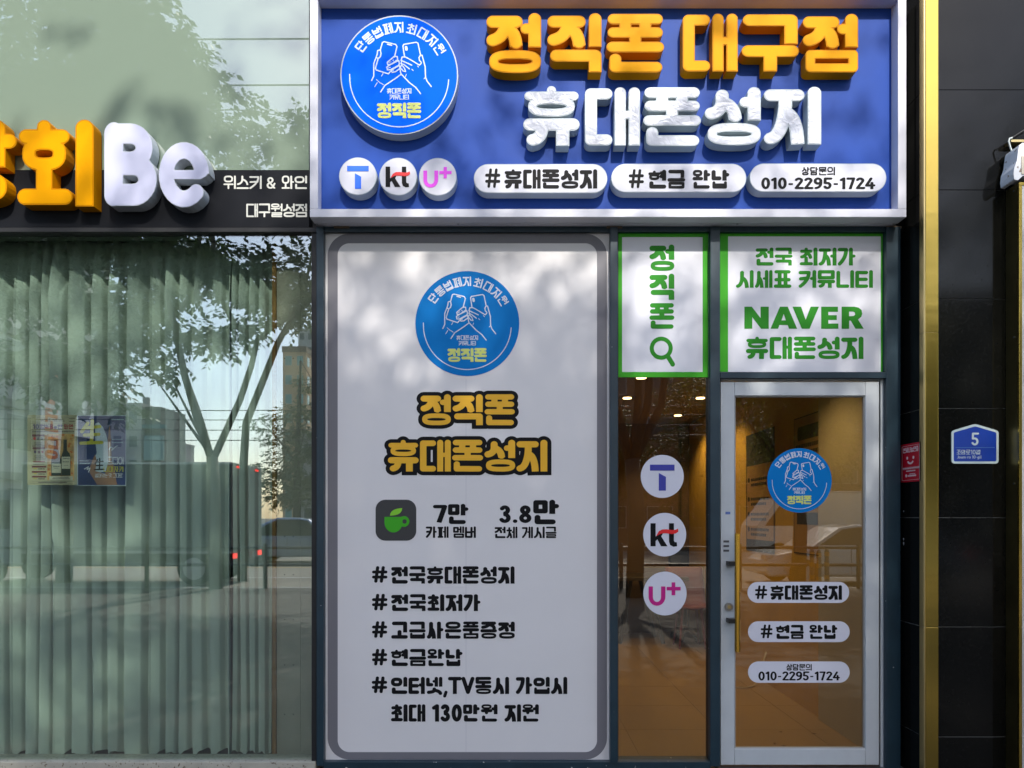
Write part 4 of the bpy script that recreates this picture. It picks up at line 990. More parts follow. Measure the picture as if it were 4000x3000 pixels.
flat('bottle', BOTTLE, [[(211, 1717), (225, 1717), (225, 1746), (231, 1770), (239, 1795), (239, 1858), (200, 1858), (200, 1795), (206, 1775), (210, 1750)]], p1, 0.0018)
flat('bottle', BOTTLE, [[(248, 1717), (261, 1717), (262, 1760), (272, 1772), (275, 1785), (275, 1858), (240, 1858), (239, 1785), (243, 1772), (247, 1760)]], p1, 0.0020)
flat('bottle_label', LABELM, [rect(202, 1811, 238, 1847)], p1, 0.0024); flat('bottle_label', LABELM, [rect(241, 1784, 274, 1831)], p1, 0.0024)
textbars('label_lettering', TINY, p1, 0.0027, [(208, 232, 1822, 3), (212, 228, 1829, 1.5), (246, 270, 1791, 3), (245, 270, 1804, 4), (250, 266, 1818, 2)])
flat('caption_box', LABELM, [rrect(193, 1860, 285, 1876, 3)], p1, 0.0024); textbars('caption_lettering', TINY, p1, 0.0027, [(208, 270, 1864.5, 3), (204, 273, 1870, 3)])
p2 = poster('blue sake poster with white edge and large yellow brush character', 301.5, 1622, 493, 1898, mat('white_paper', (0.55, 0.60, 0.66), 0.6))
DEEP = mat('deep_blue_print', (0.008, 0.022, 0.12), 0.6, vary=(14, 0.25)); YG_P = mat('yellow_brush_print', (0.60, 0.52, 0.02), 0.6, vary=(25, 0.2)); SKIN = mat('tan_print', (0.36, 0.17, 0.09), 0.6, vary=(18, 0.15))
MAUVE = mat('mauve_print', (0.16, 0.14, 0.28), 0.6); PALE = mat('pale_print', (0.58, 0.66, 0.74), 0.6)
flat('picture', DEEP, [rect(304.5, 1625, 490, 1895)], p2, 0.0006)
flat('picture_tint', MAUVE, [[(432, 1625), (490, 1625), (490, 1800), (470, 1810), (432, 1790)]], p2, 0.0009)
flat('printed_bottle', PALE, [[(371, 1655), (385, 1650), (402, 1668), (415, 1700), (424, 1740), (430, 1790), (428, 1840), (360, 1850), (362, 1800), (378, 1770), (372, 1720)]], p2, 0.0011)
flat('printed_hand', SKIN, [[(428, 1660), (434, 1720), (436, 1800), (448, 1830), (454, 1880), (458, 1894), (380, 1894), (364, 1868), (352, 1850), (350, 1828), (364, 1790), (372, 1775), (378, 1800), (372, 1840), (410, 1852), (424, 1800), (420, 1720)]], p2, 0.0014)
letters('brush_character', YG_P, facing(YP-0.0019), line_loops('生', 312, 1642, 402, 1738, h=0.075), p2, 0.0003)
letters('brush_character', BLACK, facing(YP-0.0019), line_loops('生', 368, 1790, 408, 1838, h=0.06), p2, 0.0003)
letters('lettering', VINYL_WHITE, facing(YP-0.0022), line_loops('드디어', 418, 1784, 482, 1814, h=0.06), p2, 0.0003)
letters('lettering', YG_P, facing(YP-0.0022), line_loops('나마자케', 405, 1822, 482, 1843, h=0.06), p2, 0.0003)
letters('lettering', VINYL_WHITE, facing(YP-0.0022), line_loops('살아있는 맛 그대로', 371, 1849, 478, 1865, h=0.055), p2, 0.0003)
textbars('small_lettering', PALE, p2, 0.002, [(436, 484, 1639, 4), (438, 478, 1716, 3), (438, 480, 1729, 3), (312, 345, 1800, 3), (312, 352, 1810, 3)])
letters('arrow', VINYL_WHITE, facing(YP-0.0022), [line_art([([(330, 1832), (345, 1823), (340, 1834), (352, 1828), (346, 1844)], 1.8, False, False)], 0.6, 0.15)], p2, 0.0003)
letters('arrow', VINYL_WHITE, facing(YP-0.0022), [line_art([([(425, 1757), (432, 1746), (440, 1750), (436, 1760), (452, 1744), (459, 1741)], 1.5, False, False)], 0.6, 0.15)], p2, 0.0003)

# ------------------------------------------------------------------ black stone pillar with gold trim
PF = -0.22; XP = PX(3519)
pl = root('stone_pillar', (3.0, PF+0.2, 0), 'black polished stone pillar with gold corner trim right of the door', 'pillar')
box('core', mat('pillar_backing', (0.32, 0.32, 0.31), 0.8), XP+0.006, 3.70, PF+0.006, 0.5, 0, 5.2, pl)
zs = [0.0] + [PZ(p, PF) for p in (2879, 2449, 2022, 1595, 1167, 742, 351, -75, -500)]
xt = PX(3664, PF)
for a, b in zip(zs, zs[1:]):
    for u, v in ((xt-0.02, xt+0.60-0.02), (xt+0.58, 3.70)):
        MB().box(u+0.0012, v-0.0012, PF+random.uniform(-0.0006, 0.0006), PF+0.012, a+0.0016, b-0.0016).build('tile', GRANITE, pl, 0.0008)
    MB().box(XP+random.uniform(-0.0004, 0.0004), XP+0.012, PF+0.016, 0.05, a+0.0016, b-0.0016).build('tile', GRANITE, pl, 0.0008)
XG = PX(3599, PF)
gx0 = XP-0.006
zz = [0.0, PZ(2879, PF), PZ(1300, PF), PZ(-300, PF)]
for a, b in ((0.0, PZ(2449, PF)), (PZ(2449, PF), PZ(1300, PF)), (PZ(1300, PF), 4.8)):
    MB().box(gx0+0.010, PX(3666, PF-0.01), PF-0.010, PF-0.0015, a+0.0008, b-0.0008).build('gold_trim', GOLD, pl, 0.002)
    MB().box(gx0, gx0+0.0095, PF-0.0095, PF+0.030, a+0.0008, b-0.0008).build('gold_return', GOLD_PALE, pl, 0.0015)
# plates on it
BPL = mat('blue_plate_enamel', (0.003, 0.045, 0.36), 0.35, vary=(8, 0.05)); WPL = mat('pale_plate_edge', (0.62, 0.72, 0.68), 0.4)
ap = root('address_plate', (PX(3809, PF), PF, PZ(1811, PF)), 'blue house shaped address plate with white edge and number five on the pillar', 'plate')
def house(x0, y0, x1, y1, sh, r):
    cx = (x0+x1)/2
    return [(x0+r*0.3, y1-r*0.3), (x0+r, y1), (x1-r, y1), (x1-r*0.3, y1-r*0.3), (x1, y1-r), (x1, sh+r*0.6), (x1-r*0.35, sh-r*0.05), (x1-r*1.2, sh-r*0.45), (cx+r, y0+r*0.15), (cx, y0), (cx-r, y0+r*0.15), (x0+r*1.2, sh-r*0.45), (x0+r*0.35, sh-r*0.05), (x0, sh+r*0.6), (x0, y1-r)]
pf = PF-0.006
MB().poly([house(3717.5, 1657, 3901, 1811, 1684, 10)], facing(pf), 0.005).build('plate_edge', WPL, ap)
MB().poly([house(3726, 1666, 3892, 1802, 1690, 5)], facing(pf-0.001), 0.001).build('plate_field', BPL, ap)
to5 = facing(pf-0.0022)
WPR = mat('pale_plate_print', (0.66, 0.74, 0.70), 0.5)
letters('number', WPR, to5, line_loops('5', 3795, 1690, 3823, 1740, h=0.085), ap)
for t, b, h in (('조암로10길', (3737, 1757, 3829, 1775), 0.055), ('Joam-ro', (3739, 1779, 3792, 1791), 0.06), ('10-gil', (3797, 1779, 3834, 1791), 0.06)): letters('lettering', WPR, to5, line_loops(t, *b, h=h, gap=0.09), ap)
MB().poly([rect(3733, 1747.4, 3886, 1749)], to5, 0.001).build('rule', mat('light_blue_rule', (0.10, 0.25, 0.55), 0.5), ap)
REDP = mat('red_plaque_enamel', (0.50, 0.008, 0.022), 0.22, coat=0.3); PINKW = mat('pale_pink_print', (0.75, 0.55, 0.56), 0.5)
rp = root('red_plaque', (XP-0.004, -0.11, PZ(1886)), 'small red plaque with white smiling face on the side of the pillar', 'plaque')
ya, yb_ = -0.012, -0.205; za, zb_ = PZ(1886), PZ(1740)
def side(u, v, w): return (XP-0.006-0.0 + w, ya+(yb_-ya)*u/100.0, zb_+(za-zb_)*v/150.0)
def side2(u, v, w): x, y, z = side(u, v, w); return (x-0.0012, y, z)
MB().poly([rect(0, 0, 100, 150)], side, 0.005).build('plate', REDP, rp)
letters('lettering', PINKW, side2, line_loops('천사나눔인증', 12, 14, 88, 34, h=0.08), rp)
letters('face_print', PINKW, side2, [[ell(33, 56, 4, 6, 16)], [ell(64, 56, 4, 6, 16)], line_art([(arc(49, 68, 12, 10, 20, 160, 12), 3.2, False, False)], 0.8, 0.2)], rp)
b = MB(); rr = random.Random(8)
for y, x0_, x1_, h in ((96, 10, 90, 4), (107, 28, 72, 4), (126, 36, 76, 6), (119, 44, 72, 2.5)):
    x = x0_
    while x < x1_: b.poly([rect(x, y-h/2, x+3, y+h/2)], side2, 0.0008); x += 4.2
b.poly([ell(28, 125, 4.5, 6, 14)], side2, 0.0008)
for q in (rect(6, 8, 94, 8.8), rect(6, 142, 94, 142.8), rect(10, 92, 90, 92.6), rect(10, 100, 90, 100.6), rect(6, 8.8, 6.8, 142), rect(93.2, 8.8, 94, 142)): b.poly([q], side2, 0.0008)
tag(b.build('small_lettering', PINKW, rp), kind='stuff')
ch_ = MB()
for py, s in ((1997, 4), (2106, 6), (2122, 7), (2127, 4)):
    y = -0.03; z = PZ(py, y); ch_.poly([[(y+s*0.0009*math.cos(a), z+s*0.0013*math.sin(a)) for a in (0, 1, 2.2, 3, 4.1, 5.2)]], lambda u, v, w: (XP-0.0015, u, v))
ch_.build('chip', VINYL_WHITE, pl)

# gold framed light box at the right edge
LBF = PF-0.095
lb = root('light_box', (PX(4050, LBF), PF, 0.2), 'gold framed light box with pale face standing against the pillar at the right edge', 'light box')
xa = PX(3978, LBF); xb = xa+0.45; zt = PZ(713, LBF)
BRONZE = mat('dull_bronze_side', (0.30, 0.24, 0.10), 0.35, metal=1.0, vary=(3, 0.15))
box('casing', BRONZE, xa, xb, LBF+0.004, PF-0.002, 0.12, zt, lb)
box('front_rail', GOLD, xa, xb, LBF-0.006, LBF+0.0035, zt-0.016, zt, lb, 0.001); box('front_stile', GOLD, xa, xa+0.016, LBF-0.006, LBF+0.0035, 0.12, zt-0.0165, lb, 0.001)
box('face', mat('pale_grey_acrylic', (0.42, 0.42, 0.46), 0.35), xa+0.0165, xb-0.01, LBF-0.002, LBF+0.003, 0.13, zt-0.0165, lb)
for py in (735, 1312, 1888): MB().tube([(xa-0.004, LBF+0.03, PZ(py, LBF)), (xa+0.001, LBF+0.03, PZ(py, LBF))], 0.005, 10).build('rivet', STEEL, lb)
# peeling white bracket above it, with its bent conduit
PEEL = chipped('peeling_white_paint', (0.72, 0.74, 0.78), (0.22, 0.16, 0.12), 40, 0.66, 0.6)
wb = root('wall_bracket', (PX(3990, -0.3), -0.30, PZ(700, -0.3)), 'white peeling painted bracket lamp above the gold light box', 'bracket')
prof = [(3962, 700), (3959, 680), (3962, 655), (3972, 628), (3975, 605), (3978, 580), (3982, 566), (3994, 557), (4030, 560), (4060, 600), (4060, 690), (3996, 686), (3976, 704)]
MB().poly([prof], facing(-0.34), 0.10).build('body', PEEL, wb, 0.004)
MB().poly([[(3990, 610), (4040, 606), (4040, 680), (3991, 680)]], facing(-0.343), 0.002).build('front_panel', mat('cream_panel', (0.55, 0.50, 0.40), 0.6), wb)
cd = [(3966, 642), (3955, 600), (3945, 572), (3940, 552), (3944, 541), (3954, 538)]
cdo = MB().tube([(PX(u, -0.28), -0.28, PZ(v, -0.28)) for u, v in cd], 0.0045, 10).build('conduit', mat('pale_conduit', (0.50, 0.54, 0.52), 0.5), wb, smooth=True)
box('cross_bar', GOLD_PALE, PX(3944, -0.26), PX(4080, -0.26), -0.27, PF-0.002, PZ(558, -0.26), PZ(549, -0.26), wb)
MB().tube([(PX(3953, -0.28), -0.28, PZ(538, -0.28)), (PX(4060, -0.28), -0.28, PZ(470, -0.28))], 0.003, 8).build('stay_wire', GASKET, wb)

# ------------------------------------------------------------------ inside the phone shop
def downlight(px, py, label):
    d = (CE-EYE)*FPX/(2021-py); x = (px-2000)/FPX*d; y = d-D
    r = root('ceiling_downlight', (x, y, CE), label, 'light', 'ceiling downlights in the phone shop')
    MB().tube([(x, y, CE-0.003), (x, y, CE+0.012)], 0.085, 24).build('trim_ring', mat('dark_trim', (0.05, 0.04, 0.03), 0.4), r)
    MB().tube([(x, y, CE-0.010), (x, y, CE-0.0035)], 0.040, 24).build('lamp', mat('lit_lamp', (1, 0.9, 0.7), 0.5, emit=((1.0, 0.74, 0.40), 5.0)), r)
    l = bpy.data.lights.new('downlight_glow', 'SPOT'); l.energy = 17; l.color = (1.0, 0.77, 0.40); l.spot_size = R(125); l.spot_blend = 0.7; l.shadow_soft_size = 0.06
    lo = bpy.data.objects.new('downlight_glow', l); lo.location = (0, 0, -0.03); lo.parent = r; COL.objects.link(lo)
downlight(2450, 1553, 'lit downlight on the left of the phone shop ceiling'); downlight(2736, 1553, 'lit downlight nearest the side wall of the phone shop ceiling')
downlight(2648, 1621, 'lit downlight deepest in the phone shop ceiling'); downlight(2505, 1473, 'lit downlight closest to the street behind the green panel')
downlight(2980, 1330, 'lit downlight over the door end of the phone shop ceiling')
INK = mat('dark_poster_print', (0.035, 0.028, 0.02), 0.6)
def wall_poster(label, ya, yb, zt, zb, header):
    r = root('wall_poster', (XW-0.003, (ya+yb)/2, zb), label, 'poster')
    t = lambda u, v, w: (XW-0.004+w, yb+(ya-yb)*u/100, zt+(zb-zt)*v/140)
    t2 = lambda u, v, w: (XW-0.0055+w, yb+(ya-yb)*u/100, zt+(zb-zt)*v/140)
    MB().poly([rect(0, 0, 100, 140)], t, 0.003).build('sheet', mat('tan_poster_paper', (0.36, 0.21, 0.075), 0.5), r)
    b = MB(); q = random.Random(4)
    if header:
        b.poly([rect(0, 0, 100, 38)], t2); b.poly([rect(0, 38.2, 2.5, 140)], t2); b.poly([rect(97.5, 38.2, 100, 140)], t2); b.poly([rect(2.7, 126, 97.3, 140)], t2)
        for y in (55, 78, 96, 114):
            b.poly([ell(10, y, 4, 3, 14)], t2)
            for yy, e in ((y, 80), (y+6, 70)):
                x = 18
                while x < e: w = q.uniform(3, 6); b.poly([rect(x, yy-1.6, x+w, yy+1.6)], t2); x += w+1.2
    else:
        for e in (rect(0, 0, 100, 1), rect(0, 139, 100, 140), rect(0, 1.2, 1.4, 138.8)): b.poly([e], t2)
        b.poly([rrect(14, 10, 100, 24, 5)], t2); b.poly([rect(12, 98, 90, 110)], t2); b.poly([ell(52, 66, 20, 14, 24)], t2)
        for yy in (30, 37, 86, 92):
            x = 8
            while x < 96: w = q.uniform(4, 7); b.poly([rect(x, yy-2, x+w, yy+2)], t2); x += w+1.4
    b.build('print', INK, r)
    if header: letters('lettering', mat('tan_poster_text', (0.012, 0.01, 0.008), 0.6), lambda u, v, w: (XW-0.007+w, yb+(ya-yb)*u/100, zt+(zb-zt)*v/140), line_loops('고객과의 약속', 14, 14, 86, 27, h=0.075), r)
wall_poster('dark headed promise poster on the warm side wall inside', 5.80-D, 6.50-D, EYE+0.745, EYE-0.30, True)
wall_poster('pale poster with a black oval portrait on the warm side wall inside', 4.93-D, 5.40-D, EYE+0.745, EYE-0.27, False)
BLK = mat('black_furniture', (0.012, 0.012, 0.013), 0.45); REDC = mat('dark_red_fabric', (0.14, 0.012, 0.016), 0.6); TAN = mat('tan_plastic', (0.30, 0.19, 0.07), 0.5)
dk = root('desk', (1.55, 4.1, FL), 'dark desk on splayed black legs at the back of the phone shop', 'desk')
box('desk_top', mat('dark_wood_top', (0.05, 0.035, 0.02), 0.4), 1.10, 1.95, 3.85, 4.5, FL+0.70, FL+0.74, dk, 0.004)
for x, y, dx in ((1.32, 3.92, -0.12), (1.50, 3.92, 0.18), (1.32, 4.4, -0.12), (1.50, 4.4, 0.18)): MB().tube([(x, y, FL+0.70), (x+dx, y, FL)], 0.022, 8).build('leg', BLK, dk)
box('modesty_panel', BLK, 1.14, 1.30, 4.0, 4.45, FL+0.1, FL+0.69, dk)
rc = root('red_chair', (1.92, 3.75, FL), 'dark red shell chair with slim legs in front of the desk', 'chair')
sv = []; sfc = []
for i in range(9):
    a = i/8
    for j in range(9):
        c = (j/8-0.5)
        if a < 0.5: x, y, z = c*0.44, -0.22+a*2*0.40, 0.45+0.03*abs(c)*2
        else: x, y, z = c*(0.44-0.06*(a-0.5)), 0.18+0.10*(a-0.5)*2, 0.45+(a-0.5)*2*0.40
        sv.append((1.92+x, 3.72+y*0.9, FL+z))
for i in range(8):
    for j in range(8): q = i*9+j; sfc.append((q, q+1, q+10, q+9))
so = MB(); so.add(sv, sfc); so = so.build('seat_shell', REDC, rc, smooth=True); sm = so.modifiers.new('solid', 'SOLIDIFY'); sm.thickness = 0.03
for x, y in ((1.78, 3.58), (2.06, 3.58), (1.78, 3.86), (2.06, 3.86)): MB().tube([(1.92+(x-1.92)*0.7, 3.72+(y-3.72)*0.7, FL+0.45), (x, y, FL)], [0.016, 0.011], 8).build('leg', REDC, rc)
oc = root('office_chair', (2.0, 4.2, FL), 'black office chair with tan five star base behind the red chair', 'chair')
for k in range(5):
    a = k*2*math.pi/5+0.3; ex, ey = 2.0+0.27*math.cos(a)*0.5, 4.25+0.27*math.sin(a)
    MB().tube([(2.0, 4.25, FL+0.13), (ex, ey, FL+0.08)], [0.028, 0.018], 8).build('base_arm', TAN, oc); MB().tube([(ex-0.015, ey, FL+0.028), (ex+0.015, ey, FL+0.028)], 0.028, 12).build('castor', BLK, oc)
MB().tube([(2.0, 4.25, FL+0.13), (2.0, 4.25, FL+0.42)], 0.025, 10).build('column', BLK, oc); box('seat', BLK, 1.84, 2.12, 4.05, 4.45, FL+0.42, FL+0.50, oc, 0.03); box('backrest', BLK, 1.86, 2.10, 4.44, 4.50, FL+0.55, FL+1.05, oc, 0.02)
wire = MB().tube([(1.66, 1.95, FL+0.01), (1.75, 1.85, FL+0.012), (1.90, 1.83, FL+0.01), (2.0, 1.9, FL+0.01), (2.06, 1.98, FL+0.06), (2.12, 1.95, FL+0.28)], 0.006, 6).build('power_cable', mat('cream_cable', (0.5, 0.42, 0.3), 0.5), None, smooth=True)
tag(wire, 'cream power cable lying along the shop floor by the wall', 'cable')
for k, (x, y) in enumerate(((1.95, 0.62), (1.62, 0.42), (1.66, 0.37), (1.88, 0.36), (1.75, 0.66))):
    a = k*1.3; s = 0.016
    o = MB().add([(x-s*math.cos(a), y-s*math.sin(a), FL+0.002), (x+s*0.5*math.sin(a), y-s*0.5*math.cos(a), FL+0.008), (x+s*math.cos(a), y+s*math.sin(a), FL+0.004), (x-s*0.5*math.sin(a), y+s*0.5*math.cos(a), FL+0.006)], [(0, 1, 2, 3)]).build('fallen_leaf', mat('dead_leaf', (0.12, 0.06, 0.02), 0.7))
    tag(o, ('fallen brown leaf deepest inside near the beige column', 'leftmost fallen brown leaf on the shop floor', 'fallen brown leaf nearest the door bottom rail', 'rightmost fallen brown leaf by the foot of the door', 'lone fallen brown leaf in the middle of the floor')[k], 'leaf', 'fallen leaves inside the door')
# the slotted shelf rail in the corner of the back wall
sr = root('slotted_rail', (1.98, BK-0.02, FL), 'slotted steel shelf rail on the back wall of the phone shop', 'rail')
box('rail', mat('brown_rail', (0.10, 0.07, 0.045), 0.4), 2.02, 2.06, BK-0.015, BK-0.001, FL+0.3, CE-0.02, sr)
sl = MB()
for k in range(60): sl.box(2.034, 2.046, BK-0.0165, BK-0.0152, FL+0.35+k*0.033, FL+0.35+k*0.033+0.018)
sl = sl.build('slots', DARK, sr); sl['kind'] = 'stuff'

# ------------------------------------------------------------------ the street that the glass mirrors: trees
BARK = mat('grey_brown_bark', (0.085, 0.065, 0.048), 0.85, vary=(9, 0.35, (1, 1, 0.3)), bump=(22, 0.5, (1, 1, 0.25)))
LEAF_A = leaf_mat('dark_green_leaf', (0.030, 0.060, 0.016), (0.075, 0.12, 0.028), 0.40)
LEAF_B = leaf_mat('yellow_green_leaf', (0.07, 0.11, 0.018), (0.24, 0.25, 0.035), 0.55)
LEAF_C = leaf_mat('far_green_leaf', (0.045, 0.085, 0.022), (0.11, 0.15, 0.035), 0.4)
def np_mesh(name, V, quads, m, parent):
    off = origin_of(parent); me = bpy.data.meshes.new(name); n = len(V); k = len(quads)
    me.vertices.add(n); me.vertices.foreach_set('co', (V - np.array(off)).astype(np.float32).ravel())
    me.loops.add(k*4); me.loops.foreach_set('vertex_index', quads.astype(np.int32).ravel())
    me.polygons.add(k); me.polygons.foreach_set('loop_start', np.arange(0, k*4, 4, dtype=np.int32)); me.polygons.foreach_set('loop_total', np.full(k, 4, np.int32))
    me.materials.append(m); me.update(calc_edges=True); me.validate()
    o = bpy.data.objects.new(name, me); COL.objects.link(o); o.parent = parent; return o
def foliage(name, boughs, per, spread, m, parent, size=0.08, g=rng):
    """leaves along short drooping twigs, gathered in boughs: (x, y, z, radius)"""
    out = []
    for bx, by, bz, br in boughs:
        nt_ = max(3, int(per * (br/0.8)**2))
        dirs = g.normal(size=(nt_, 3)); dirs /= np.linalg.norm(dirs, axis=1)[:, None]
        c = np.array([bx, by, bz]) + dirs * (g.random((nt_, 1))**0.45) * br * np.array([1, 1, spread])
        d = dirs * np.array([1, 1, 0.35]) + np.array([0, 0, -0.28]) + g.normal(size=(nt_, 3))*0.25
        d /= np.linalg.norm(d, axis=1)[:, None]
        nl = 11
        t = np.linspace(0.05, 1, nl)[None, :, None]
        L = (0.28 + 0.30*g.random((nt_, 1, 1)))
        p = c[:, None, :] + d[:, None, :]*t*L + np.array([0, 0, -0.10])*t**2*L
        sidev = np.cross(d, np.array([0, 0, 1.0])); sidev /= (np.linalg.norm(sidev, axis=1)[:, None]+1e-6)
        sgn = np.where(np.arange(nl) % 2 == 0, 1, -1)[None, :, None]
        ld = d[:, None, :]*0.7 + sidev[:, None, :]*sgn*0.9 + np.array([0, 0, -0.35]) + g.normal(size=(nt_, nl, 3))*0.3
        ld /= np.linalg.norm(ld, axis=2)[:, :, None]
        out.append((p.reshape(-1, 3), ld.reshape(-1, 3)))
    P = np.concatenate([a for a, _ in out]); Q = np.concatenate([b for _, b in out]); n = len(P)
    up = np.array([0, 0, 1.0]) + g.normal(size=(n, 3))*0.45
    w = np.cross(Q, up); w /= (np.linalg.norm(w, axis=1)[:, None]+1e-6); nn = np.cross(w, Q)
    s = size*(0.7+0.6*g.random((n, 1)))
    V = np.empty((n, 4, 3)); V[:, 0] = P; V[:, 1] = P + Q*s*0.42 + w*s*0.27 + nn*s*0.07; V[:, 2] = P + Q*s; V[:, 3] = P + Q*s*0.42 - w*s*0.27 + nn*s*0.07
    return np_mesh(name, V.reshape(-1, 3), np.arange(n*4).reshape(-1, 4), m, parent)
def limb(mb, pts, r0, r1, n=9):
    k = len(pts); mb.tube(pts, [r0+(r1-r0)*i/(k-1) for i in range(k)], n)
def curved(a, b, sag, n=5):
    a = Vector(a); b = Vector(b); m = (a+b)/2 + Vector((random.uniform(-1, 1)*sag, random.uniform(-1, 1)*sag, sag*0.8))
    return [(a*(1-t)**2 + m*2*t*(1-t) + b*t*t) for t in [i/n for i in range(n+1)]]
def crown_boughs(cx, cy, cz, rx, ry, rz, n, rad, g, flat=0.0, shell=0.5):
    out = []
    while len(out) < n:
        v = g.normal(size=3); v /= np.linalg.norm(v); r = shell + (1-shell)*g.random()
        out.append((cx+v[0]*rx*r, cy+v[1]*ry*r, cz+v[2]*rz*r, rad*(0.7+0.6*g.random())))
    return out
def tree(label, base, limbs, boughs, m=LEAF_A, per=34, size=0.085, r0=0.15, name='street_tree', spread=0.6, group='street trees along the near kerb', cat='tree'):
    t = root(name, base, label, cat, group); tb = MB(); tips = []
    for pts, ra, rb in limbs:
        limb(tb, pts, ra, rb); tips += [(Vector(p), ra+(rb-ra)*i/(len(pts)-1)) for i, p in enumerate(pts) if i >= len(pts)//2]
    tb.build('trunk', BARK, t, smooth=True)
    br = MB()
    for bx, by, bz, rd in boughs:
        q = Vector((bx, by, bz)); p, r = min(tips, key=lambda e: (e[0]-q).length + (2 if e[0].z > q.z+0.5 else 0))
        cpts = curved(p, q, 0.12*(p-q).length); rs = min(r*0.5, 0.015+0.012*(p-q).length); limb(br, cpts, rs, 0.008, 6)
    br.build('branches', BARK, t, smooth=True)
    foliage('crown', boughs, per, spread, m, t, size)
    return t
def rp(d, pts, dy=0.0): return [(RX(u, d), -(d-D)+dy*i, RZ(v, d)) for i, (u, v) in enumerate(pts)]
def boughs_at(lst, jitter=0.5):
    """boughs given where the window mirrors them: px, py, path length, radius"""
    return [(RX(u, d), -(d-D), RZ(v, d), r) for u, v, d, r in lst]
g1 = np.random.default_rng(21)
d1 = 14.9
L1 = [(rp(d1, [(842, 2302), (838, 2100), (836, 1900), (828, 1785)]), 0.135, 0.115), (rp(d1, [(828, 1800), (775, 1620), (740, 1470), (722, 1330), (700, 1200), (655, 1070), (590, 960), (540, 820), (520, 600)], 0.12), 0.085, 0.03),
      (rp(d1, [(832, 1795), (930, 1560), (968, 1420), (985, 1312), (1045, 1255), (1110, 1210), (1160, 1080), (1190, 900)], -0.10), 0.075, 0.025), (rp(d1, [(985, 1315), (925, 1275), (880, 1180), (860, 1000), (840, 760), (800, 500)], 0.1), 0.07, 0.03), (rp(d1, [(703, 1215), (748, 1130), (770, 1000), (740, 800), (700, 560)], -0.1), 0.06, 0.025)]
B1 = boughs_at([(560, 1000, 14.6, 0.7), (640, 1020, 15.2, 0.8), (720, 980, 14.9, 0.7), (800, 1040, 15.1, 0.7), (880, 1060, 14.7, 0.7), (960, 1080, 15.2, 0.65), (1040, 1100, 14.8, 0.6), (1110, 1130, 15.2, 0.6), (1190, 1060, 14.6, 0.6),
                (690, 1290, 14.9, 0.30), (760, 1300, 15.0, 0.36), (830, 1330, 14.8, 0.34), (900, 1290, 15.1, 0.35), (950, 1250, 14.9, 0.33), (640, 1410, 14.6, 0.28), (585, 1450, 14.5, 0.22), (690, 1390, 15.1, 0.25), (1000, 1160, 15.3, 0.4), (600, 1130, 15.0, 0.5), (540, 1180, 14.9, 0.45)])
B1 += [(b[0], b[1], b[2], b[3]) for b in crown_boughs(RX(400, d1), -11.2, 10.2, 2.7, 2.2, 2.6, 40, 0.72, g1, shell=0.3) + boughs_at([(760, 640, 14.9, 0.6), (860, 520, 14.7, 0.5), (700, 480, 15.2, 0.6), (980, 600, 15.0, 0.4), (1120, 560, 14.8, 0.5), (1190, 480, 15.1, 0.45), (720, 250, 15.0, 0.5), (640, 150, 14.8, 0.6), (800, 330, 15.1, 0.4), (900, 800, 15.0, 0.6), (1060, 760, 14.9, 0.6), (1170, 700, 15.1, 0.55)])]
tree('forked street tree with two bare rising limbs mirrored in the wine shop window', (RX(842, d1), -(d1-D), 0), L1, B1, LEAF_A, 95, 0.165)
d2 = 16.8
L2 = [(rp(d2, [(945, 2270), (950, 2000), (952, 1800), (962, 1650), (1030, 1480), (1085, 1340), (1135, 1250), (1205, 1180), (1280, 1000), (1320, 800)]), 0.115, 0.035)]
B2 = crown_boughs(RX(1560, d2), -(d2-D), 9.6, 2.2, 2.0, 2.4, 24, 0.8, g1, shell=0.3) + boughs_at([(1180, 1150, 16.5, 0.6), (1230, 1230, 16.8, 0.6), (1120, 1200, 17.0, 0.45)])
tree('single leaning street tree right of the forked one, mirrored in the window', (RX(945, d2), -(d2-D), 0), L2, B2, LEAF_A, 80, 0.15)
d3 = 16.2
L3 = [(rp(d3, [(250, 2275), (255, 2000), (262, 1750), (280, 1500), (300, 1200), (290, 900), (250, 500)]), 0.18, 0.05), (rp(d3, [(270, 1650), (360, 1450), (430, 1250), (480, 1050)]), 0.09, 0.03), (rp(d3, [(268, 1600), (150, 1400), (60, 1200)]), 0.09, 0.03)]
B3 = crown_boughs(RX(200, d3), -(d3-D), 9.0, 3.0, 2.6, 3.6, 80, 0.8, g1, shell=0.15) + boughs_at([(420, 1300, 16.0, 0.6), (480, 1250, 16.2, 0.6), (520, 1330, 15.9, 0.45), (430, 1480, 16.0, 0.45), (470, 1600, 15.8, 0.32), (380, 1400, 16.3, 0.6), (300, 1380, 16.0, 0.7), (220, 1400, 16.2, 0.7), (140, 1390, 16.1, 0.7), (60, 1400, 16.0, 0.7), (330, 1520, 16.2, 0.45), (240, 1500, 16.3, 0.5)])
tree('dense dark street tree filling the left of the mirrored window', (RX(250, d3), -(d3-D), 0), L3, B3, LEAF_A, 90, 0.16)
